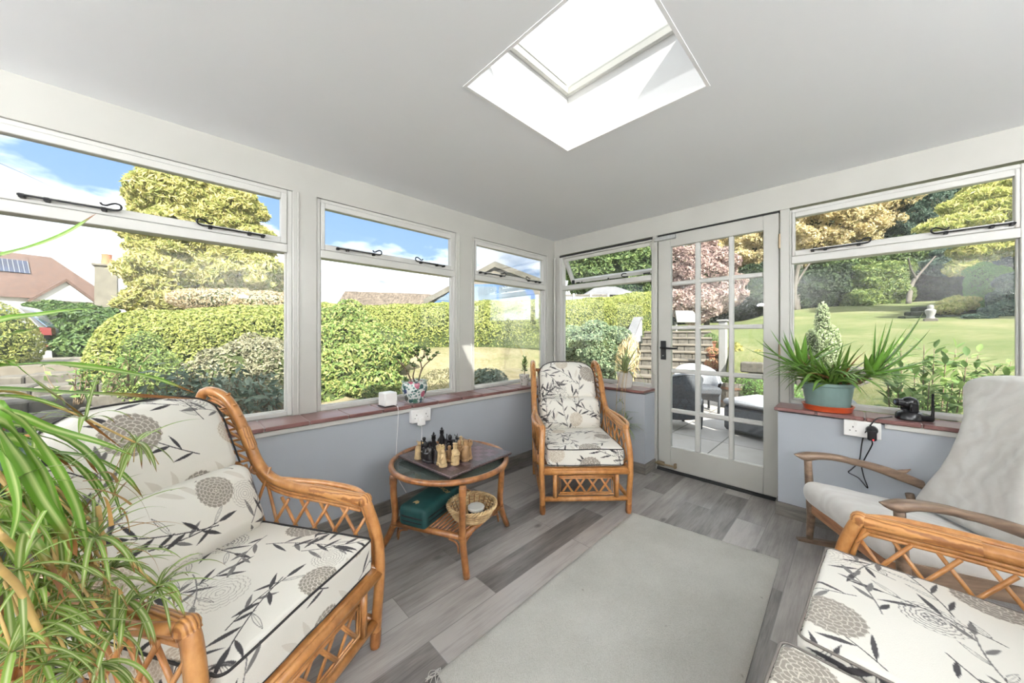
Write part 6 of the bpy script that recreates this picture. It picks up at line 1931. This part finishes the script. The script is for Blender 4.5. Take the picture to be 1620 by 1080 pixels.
crown('purple_tree', 'smoky purple leaved tree behind the garden steps', 'tree', [(at(1112, 445, 15), (1.15, 1.1, 1.2)), (at(1080, 425, 15.5), (1.0, 1.0, 1.0)), (at(1142, 460, 14.5), (.8, .8, .8)), (at(1098, 482, 14.5), (1.1, 1.0, .7)), (at(1118, 412, 16), (.9, .9, .8))], LF['purple'], 420, .15, 'core', rough=.3, shrink=.6, buds=12, trunk=[([at(1118, 515, 15), at(1120, 470, 15), at(1125, 430, 15)], .12)])
lid = at(1086, 503, 11.0)
ls = thing('garden_bench', 'white slatted bench top showing above the garden steps', 'bench', tuple(lid), math.radians(-30))
M().prism([(-.46, -.18), (.46, -.18), (.34, .26), (-.34, .26)], (0, 0, 0), (1, 0, 0), (0, .5, .87), (0, -.87, .5), .04).build('sloping_top', MT['fence_white'], ls, smooth=0)
for x in (-.4, .4): M().box((x - .03, -.03, -.75), (x + .03, .03, -.14)).build('leg', MT['fence_white'], ls, smooth=0)
ps = at(1144, 606, 7.2)
pt_ = thing('white_post', 'thick white post with a small cap beside the garden steps', 'post', tuple(ps))
M().box((-.07, -.07, -.3), (.07, .07, 1.30), .012).build('shaft', MT['fence_white'], pt_)
M().box((-.10, -.10, 1.30), (.10, .10, 1.34), .01).build('cap', MT['fence_white'], pt_)
MT['terracotta'] = plain('terracotta', (.22, .085, .05), .8, var=.15)
for i, (px, py, D, s, mt, lb) in enumerate(((1124, 541, 9.0, .17, 'green', 'terracotta pot on the upper garden steps'), (1127, 562, 8.2, .15, 'orange', 'terracotta pot of orange flowers halfway up the garden steps'), (1128, 582, 7.6, .16, 'orange', 'terracotta pot of red flowers low on the garden steps'), (1108, 596, 7.0, .12, 'orange', 'small terracotta pot at the foot of the garden steps'), (1128, 612, 6.7, .17, 'green', 'terracotta pot on the patio below the garden steps'))):
    o = thing('flower_pot', lb, 'flower pot', tuple(at(px, py, D) - arr([0, 0, s])), 0, 'terracotta pots by the steps')
    M().lathe([(s * .55, 0), (s * .8, s * .95), (s * .92, s * .95), (s * .95, s * 1.15), (s * .8, s * 1.15), (s * .75, s * .98), (0, s * .98)], 20).build('pot', MT['terracotta'], o)
    P, N = blob_points([((0, 0, s * 1.5), (s * .95, s * .95, s * .75))], 1800, .2); m = M(); leaves(m, P, N, .05, .55); m.build('foliage', LF[mt], o, smooth=0)
# half barrel planter
hbp = at(1164, 622, 5.95)
ht = thing('barrel_planter', 'wooden half barrel planter with iron bands on the patio', 'planter', (hbp[0], hbp[1], -.10))
m = M()
for k in range(18):
    a0, a1 = k * 2 * PI / 18 + .012, (k + 1) * 2 * PI / 18 - .012
    pr = []
    for r, z in ((.235, 0), (.275, .22), (.29, .44)): pr.append((r, z))
    G = np.stack([np.stack([[r * math.cos(a), r * math.sin(a), z] for r, z in pr]) for a in (a0, a1)], 0); m.grid(G)
    G2 = G.copy(); G2[..., :2] *= .90; m.grid(G2[::-1])
    m.add(np.concatenate([G[0, -1:], G[1, -1:], G2[1, -1:], G2[0, -1:]]), [[0, 1, 2, 3]])
m.build('staves', MT['grey_wood'], ht, smooth=30)
for z, r in ((.09, .256), (.33, .288)): M().lathe([(r, z), (r + .003, z), (r + .004, z + .04), (r, z + .04)], 36).build('iron_band', plain('rusted band', (.16, .09, .06), .8, .2), ht)
M().lathe([(.25, .38), (0, .40)], 24).build('soil', MT['soil'], ht)
P, N = blob_points([((0, 0, .44), (.22, .22, .12))], 1500, .2); m = M(); leaves(m, P, N, .05, .5); m.build('foliage', LF['green'], ht, smooth=0)
crown('yellow_shrub', 'yellow green shrub at the foot of the lawn seen through the door', 'bush', [(at(1200, 585, 7.0), (.36, .36, .34)), (at(1225, 590, 6.8), (.36, .36, .32)), (at(1165, 575, 7.3), (.16, .16, .42))], F('yellow shrub leaves', (.16, .18, .025), (.29, .27, .04), (.36, .28, .07)), 1700, .05, 'core', buds=10)
crown('low_green_plant', 'low feathery green plant beside the half barrel planter', 'plant', [(at(1200, 618, 5.6), (.26, .26, .22)), (at(1235, 622, 5.5), (.28, .28, .22))], LF['vivid'], 2500, .04, 'core', aspect=.2)

# patio furniture: grey woven tub chairs round a table
MT['rattan_grey'] = plain('grey woven resin', (.050, .055, .064), .7, var=.35, sc=60, bump=.8)
MT['rattan_light'] = plain('pale grey resin', (.24, .25, .27), .6, var=.12, sc=40, bump=.4)
def tub_chair(loc, rz, label, mat='rattan_grey'):
    """faces +y"""
    t = thing('patio_chair', label, 'chair', loc, rz, 'grey woven chairs on the patio')
    a = np.linspace(-.15 * PI, 1.15 * PI, 40)
    h = .47 + .27 * np.clip(np.sin(a), 0, 1) ** .6
    def wall(r, z): return np.stack([-r * np.cos(a) * 1.06, -r * np.sin(a) * .95, z], -1)
    G = np.stack([wall(.29, np.full(40, .14)), wall(.31, np.full(40, .40)), wall(.33, h), wall(.315, h + .012), wall(.285, h - .01), wall(.265, np.full(40, .40))], 1)
    M().grid(G[::-1]).build('shell', MT[mat], t, smooth=60)
    M().tube(wall(.325, h + .008), .015, 7).build('rim', MT['rattan_light'], t, smooth=180)
    M().box((-.27, -.25, .30), (.27, .27, .42), .03).build('seat', MT['rattan_grey'], t)
    for sx in (-1, 1):
        for sy in (-1, 1): M().tube([(sx * .24, sy * .2, 0), (sx * .25, sy * .22, .32)], .02, 8).build('leg', MT['rattan_grey'], t, smooth=180)
    return t
def patio(px, py, D): q = at(px, py, D); return (q[0], q[1], -.10)
tub_chair(patio(1068, 665, 4.75), math.radians(-40), 'dark grey patio chair nearest the door handle side, its back to the room')
tub_chair(patio(1104, 650, 5.7), math.radians(125), 'pale backed patio chair facing the room beside the garden steps', 'rattan_light')
ot = thing('patio_footstool', 'dark grey woven patio stool with a pale cushion at the right of the door', 'stool', patio(1218, 700, 4.25), math.radians(-20))
M().box((-.36, -.36, .04), (.36, .36, .36), .03).build('woven_base', MT['rattan_grey'], ot)
M().box((-.37, -.37, .362), (.37, .37, .44), .03).build('cushion', MT['rattan_light'], ot)
for i, (px, py, D, lb) in enumerate(((1375, 690, 2.75, 'grey woven lounge seat outside the right window behind the aloe'), (1310, 690, 3.3, 'second grey woven lounge seat farther out behind the aloe pot'))):
    o = thing('patio_lounge_seat', lb, 'seat', patio(px, py, D), math.radians(-30 + 50 * i))
    M().box((-.38, -.38, .05), (.38, .38, .40), .04).build('woven_base', MT['rattan_grey'], o)
    M().box((-.38, .26, .40), (.38, .38, .66), .04).build('woven_back', MT['rattan_light'], o)

# ---- right window: bay shrub, variegated conifer, lawn ornaments and the tree belt
bs_ = thing('bay_shrub', 'young bay shrub with upright leafy stems just outside the right window', 'shrub', (1.05, -2.62, -.10))
st = M(); P, N, L_ = [], [], []
for px, py, D in ((1402, 560, 2.9), (1425, 548, 3.0), (1447, 585, 2.8), (1462, 545, 3.0), (1478, 552, 2.9), (1497, 560, 2.8), (1512, 552, 3.0), (1530, 565, 2.8), (1548, 558, 2.9), (1575, 575, 2.8), (1600, 570, 2.7), (1420, 600, 2.7), (1470, 605, 2.6), (1520, 610, 2.6), (1560, 615, 2.6), (1440, 625, 2.6), (1500, 630, 2.5)):
    tip = at(px, py, D) - arr(bs_.location); b = arr([tip[0] * .5, tip[1] * .6, 0]); b[2] = .0
    pth = smooth_path([b, b * .4 + tip * .6 + arr([0, 0, -.05]), tip], 10); st.tube(pth, np.linspace(.008, .0025, len(pth)), 6)
    for q in np.linspace(.40, 1, 24):
        c = pth[int(q * (len(pth) - 1))]
        for _ in range(2):
            dv = rng.normal(0, 1, 3) * arr([1, 1, .5]) + arr([0, 0, .55]); dv /= np.linalg.norm(dv)
            P.append((c, dv))
st.build('stems', MT['bark'], bs_, smooth=180)
lf = M()
for c, dv in P:
    L = rng.uniform(.075, .115); side = np.cross(dv, [0, 0, 1]); side /= np.linalg.norm(side) + 1e-6; up = np.cross(side, dv)
    u = arr([0, .2, .5, .8, 1]); w = arr([.003, .7, 1, .6, .01]) * L * .20
    p = c + dv * .012 + dv * (u * L)[:, None] + up * (-.12 * L * u ** 2)[:, None]
    G = np.stack([p - side * w[:, None] + up * (w * .3)[:, None], p, p + side * w[:, None] + up * (w * .3)[:, None]], 1); lf.grid(G)
lf.build('leaves', LF['bay'], bs_, smooth=180)
crown('variegated_conifer', 'small pale variegated conifer on the patio behind the aloe', 'shrub', [(at(1302, 565, 3.2), (.10, .10, .24)), (at(1301, 512, 3.25), (.055, .055, .20)), (at(1318, 550, 3.2), (.055, .055, .20)), (at(1284, 552, 3.2), (.06, .06, .18))], LF['varieg'], 6500, .026, 'core', aspect=.4, droop=(0, 0, .9), trunk=[([at(1300, 650, 3.2), at(1300, 560, 3.2)], .02)])
ob = at(1472, 508, 9.7)
so = thing('lawn_statue', 'small pale stone statue on a plinth at the back of the lawn', 'statue', tuple(ob))
M().box((-.13, -.13, -.2), (.13, .13, .08), .015).build('plinth', MT['stone'], so)
M().lathe([(.09, .08), (.07, .15), (.10, .24), (.11, .31), (.055, .36), (.068, .40), (.06, .45), (0, .47)], 16).build('figure', MT['fence_white'], so)
for i, (px, py, D, w) in enumerate(((1535, 502, 10.2, 1.5), (1540, 494, 10.8, 1.5), (1545, 486, 11.4, 1.5))):
    c = at(px, py, D)
    o = M().box((-w, -.2, -.4), (w, .2, .07), .03).build('rockery_stone', MT['core_dark'], loc=tuple(c), smooth=30)
    o.rotation_euler = (0, 0, math.radians(-70))
    tag(o, ['lowest dark rockery step right of the statue', 'middle dark rockery step right of the statue', 'highest dark rockery step right of the statue'][i], 'rock', 'dark rockery steps behind the lawn')

def tree(name, label, blobs, mat, dens, size, core='core', trunk=None, **k):
    k.setdefault('buds', 12); k.setdefault('shrink', .74)
    return crown(name, label, 'tree', [(at(px, py, D), r) for px, py, D, r in blobs], LF[mat], dens, size, core, trunk=[([at(*q) for q in pts], r) for pts, r in (trunk or [])] or None, **k)
G_ = 'trees beyond the lawn'
tree('conifer_belt_tree', 'pale green trees high above the hedge in the corner window', [(940, 432, 26, (2.0, 2, 2.2)), (985, 420, 27, (2.6, 2.4, 2.6)), (1015, 435, 25, (2.2, 2.2, 2.0))], 'green', 120, .34, 'core', rough=.3, group=G_)
tree('deciduous_tree', 'orange and yellow autumn tree at the top right of the door', [(1190, 415, 24, (2.8, 2.6, 2.2)), (1170, 385, 25, (3, 2.8, 2.4)), (1215, 440, 23, (2.0, 2, 1.8)), (1140, 375, 26, (2.4, 2.2, 2.0))], 'autumn', 170, .26, 'core', rough=.35, group=G_, shrink=.7)
tree('deciduous_tree', 'tall golden autumn tree filling the upper left of the right window', [(1290, 345, 22, (3.0, 2.8, 2.6)), (1350, 330, 23, (3.0, 2.8, 2.4)), (1260, 375, 22, (2.4, 2.2, 2.2)), (1380, 350, 24, (2.2, 2, 1.8)), (1310, 380, 22, (2.4, 2.2, 1.2))], 'autumn', 190, .24, 'core', rough=.38, group=G_, shrink=.5, trunk=[([(1256, 500, 19), (1258, 450, 19), (1268, 400, 20), (1290, 360, 21)], .30), ([(1258, 450, 19), (1250, 400, 20)], .18)])
tree('dark_conifer', 'deep green conifer between the golden tree and the lime leaved tree', [(1440, 345, 22, (2.4, 2.2, 2.4)), (1470, 320, 23, (2.6, 2.4, 2.6)), (1420, 380, 22, (2.2, 2.0, 1.4)), (1500, 350, 23, (2.4, 2, 2.0))], 'bluecon', 190, .26, 'core_dark', aspect=.25, rough=.35, group=G_, shrink=.75)
tree('walnut_tree', 'lime yellow leaved tree arching in from the right frame edge', [(1560, 335, 12.5, (1.2, 1.1, .75)), (1510, 365, 12.5, (1.0, .9, .45)), (1600, 310, 12.5, (1.2, 1.1, .8)), (1620, 360, 12, (1.1, 1, .7)), (1545, 400, 12, (.7, .6, .32)), (1525, 425, 12, (.42, .4, .25)), (1580, 385, 12, (.8, .7, .4))], 'lime', 230, .22, None, aspect=.32, rough=.35, droop=(0, 0, -.7), group=G_, trunk=[([(1700, 520, 12), (1680, 420, 12), (1620, 345, 12), (1540, 360, 12.3)], .10)])
tree('laurel_tree', 'mid green tree behind the forked trunk at the back of the lawn', [(1400, 425, 21, (2.4, 2.2, 1.4)), (1345, 425, 21, (2.0, 2, 1.3)), (1450, 405, 21, (2.4, 2.2, 1.2)), (1490, 400, 21, (2, 2, 1.2))], 'green', 240, .24, 'core_dark', group=G_, rough=.3)
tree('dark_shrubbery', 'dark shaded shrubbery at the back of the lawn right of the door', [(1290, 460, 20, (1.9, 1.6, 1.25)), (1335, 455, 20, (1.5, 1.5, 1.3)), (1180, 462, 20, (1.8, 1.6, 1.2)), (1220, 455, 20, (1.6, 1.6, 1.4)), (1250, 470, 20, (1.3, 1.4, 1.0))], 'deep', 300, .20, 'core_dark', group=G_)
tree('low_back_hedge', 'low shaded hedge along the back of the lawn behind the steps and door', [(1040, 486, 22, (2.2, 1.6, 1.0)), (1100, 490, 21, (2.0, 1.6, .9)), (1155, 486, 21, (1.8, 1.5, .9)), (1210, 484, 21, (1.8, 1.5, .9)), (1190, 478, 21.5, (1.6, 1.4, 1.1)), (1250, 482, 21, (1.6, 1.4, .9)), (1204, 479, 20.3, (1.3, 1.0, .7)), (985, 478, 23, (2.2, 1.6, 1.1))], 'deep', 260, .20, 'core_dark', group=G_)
tree('rounded_shrub', 'rounded bright green shrub left of the forked trunk', [(1375, 450, 19, (1.5, 1.4, 1.2)), (1400, 470, 18.5, (1.0, 1.0, .8)), (1360, 475, 18.5, (.9, .9, .7))], 'boxgreen', 420, .17, 'core_dark', group=G_)
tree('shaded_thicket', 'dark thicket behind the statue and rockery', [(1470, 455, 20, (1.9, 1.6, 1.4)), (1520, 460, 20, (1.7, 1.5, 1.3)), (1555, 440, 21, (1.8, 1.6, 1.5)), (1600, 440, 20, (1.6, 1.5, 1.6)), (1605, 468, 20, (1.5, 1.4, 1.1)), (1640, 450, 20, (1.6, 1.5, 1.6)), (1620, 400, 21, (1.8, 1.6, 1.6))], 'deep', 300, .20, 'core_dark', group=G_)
tree('blue_conifer', 'blue green conifer boughs above the statue', [(1530, 405, 18, (1.2, 1.1, .7)), (1500, 420, 18, (1.0, .9, .45)), (1565, 395, 18, (1.3, 1.2, .8)), (1590, 380, 18, (1.5, 1.4, .9))], 'bluecon', 380, .20, 'core_dark', aspect=.3, rough=.3, droop=(0, 0, -.3), group=G_)
tree('columnar_conifer', 'vivid green rounded conifer at the right end of the lawn', [(1562, 458, 11.2, (.44, .44, .75)), (1572, 482, 11.0, (.42, .42, .55)), (1553, 440, 11.3, (.34, .34, .48))], 'vivid', 1700, .065, 'core', group=G_, aspect=.3)
tree('grey_conifer', 'grey green low conifer at the right frame edge below the vivid one', [(1605, 480, 10, (.45, .45, .6)), (1590, 497, 9.7, (.45, .45, .32)), (1625, 460, 10, (.5, .5, .6)), (1550, 505, 9.6, (.5, .35, .14))], 'bluecon', 1300, .08, 'core_dark', group=G_)
tree('yellow_bush', 'yellow green low bush on the rockery right of the statue', [(1515, 482, 11.0, (.48, .4, .25)), (1500, 489, 10.8, (.3, .3, .17))], 'lime', 1000, .09, 'core', group=G_)
ft_ = thing('forked_tree', 'slim pale forked tree trunk at the back of the lawn', 'tree', tuple(at(1438, 475, 17.5)))
o_ = arr(ft_.location)
M().tube(smooth_path([at(*q) - o_ for q in ((1437, 480, 16.8), (1442, 452, 17.5), (1450, 438, 17.5))], 6), np.linspace(.10, .075, 13), 10).build('trunk', MT['trunk'], ft_, smooth=180)
M().tube(smooth_path([at(*q) - o_ for q in ((1449, 440, 17.5), (1462, 425, 17.5), (1480, 405, 17.6))], 6), np.linspace(.055, .03, 13), 8).build('branch', MT['trunk'], ft_, smooth=180)
M().tube(smooth_path([at(*q) - o_ for q in ((1449, 440, 17.5), (1441, 425, 17.4), (1437, 408, 17.3))], 6), np.linspace(.055, .03, 13), 8).build('branch', MT['trunk'], ft_, smooth=180)
wt_ = thing('pale_tree', 'pale trunked tree beside the left edge of the right window', 'tree', tuple(at(1257, 488, 16)))
o_ = arr(wt_.location)
for pts, r in ((((1257, 490, 16), (1256, 460, 16), (1262, 425, 16), (1270, 400, 16)), .13), (((1257, 455, 16), (1268, 435, 16), (1282, 415, 16)), .06), (((1257, 465, 16), (1252, 440, 16), (1249, 410, 16)), .06)):
    M().tube(smooth_path([at(*q) - o_ for q in pts], 6), np.linspace(r, r * .55, (len(pts) - 1) * 6 + 1), 9).build('trunk', MT['trunk'], wt_, smooth=180)

for i, (x, y) in enumerate(((10.5, -13.5), (16.0, -14.5), (22.0, -15.0))):
    z = float(ground_z(np.array(x), np.array(y)))
    crown('shade_tree', ['tall tree beyond the right frame edge nearest the house, shading the lawn', 'second tall tree beyond the right frame edge, shading the lawn', 'third tall tree beyond the right frame edge, shading the lawn'][i], 'tree',
          [((x, y, z + 5.0), (2.6, 2.4, 2.4)), ((x + .5, y + .3, z + 7.0), (2.0, 2.0, 1.8))], LF['green'], 70, .34, 'core_dark', group=G_, buds=8, trunk=[([(x, y, z - .2), (x, y, z + 3), (x + .2, y, z + 6)], .2)])

# ------------------------------------------------------------------ unseen uplighters added behind the camera to brighten the room
def fill_lamp(loc, label):
    t = thing('fill_lamp', label, 'lamp', loc)
    M().lathe([(.14, 0), (.14, .015), (.02, .03), (.012, .04)], 24).build('base', MT['steel'], t)
    M().tube([(0, 0, .03), (0, 0, 1.62)], .011, 10).build('pole', MT['steel'], t)
    M().lathe([(.03, 1.60), (.09, 1.64), (.15, 1.72), (.147, 1.725), (.085, 1.65), (.02, 1.61)], 28).build('lamp_shade', MT['white_plastic'], t)
    d = bpy.data.lights.new('uplighter', 'POINT'); d.energy = FILL_LAMP_POWER; d.shadow_soft_size = .06; d.color = (.97, .985, 1.0)
    o = bpy.data.objects.new('bulb', d); o.location = (0, 0, 1.72); o.parent = t; C.objects.link(o)
fill_lamp((-5.15, -3.9, 0), 'added steel fill uplighter in the house corner behind the camera')
fill_lamp((-2.2, -4.25, 0), 'added steel fill uplighter by the near wall behind the sofa')
fill_lamp((-5.2, -1.0, 0), 'added steel fill uplighter at the far left end of the room')
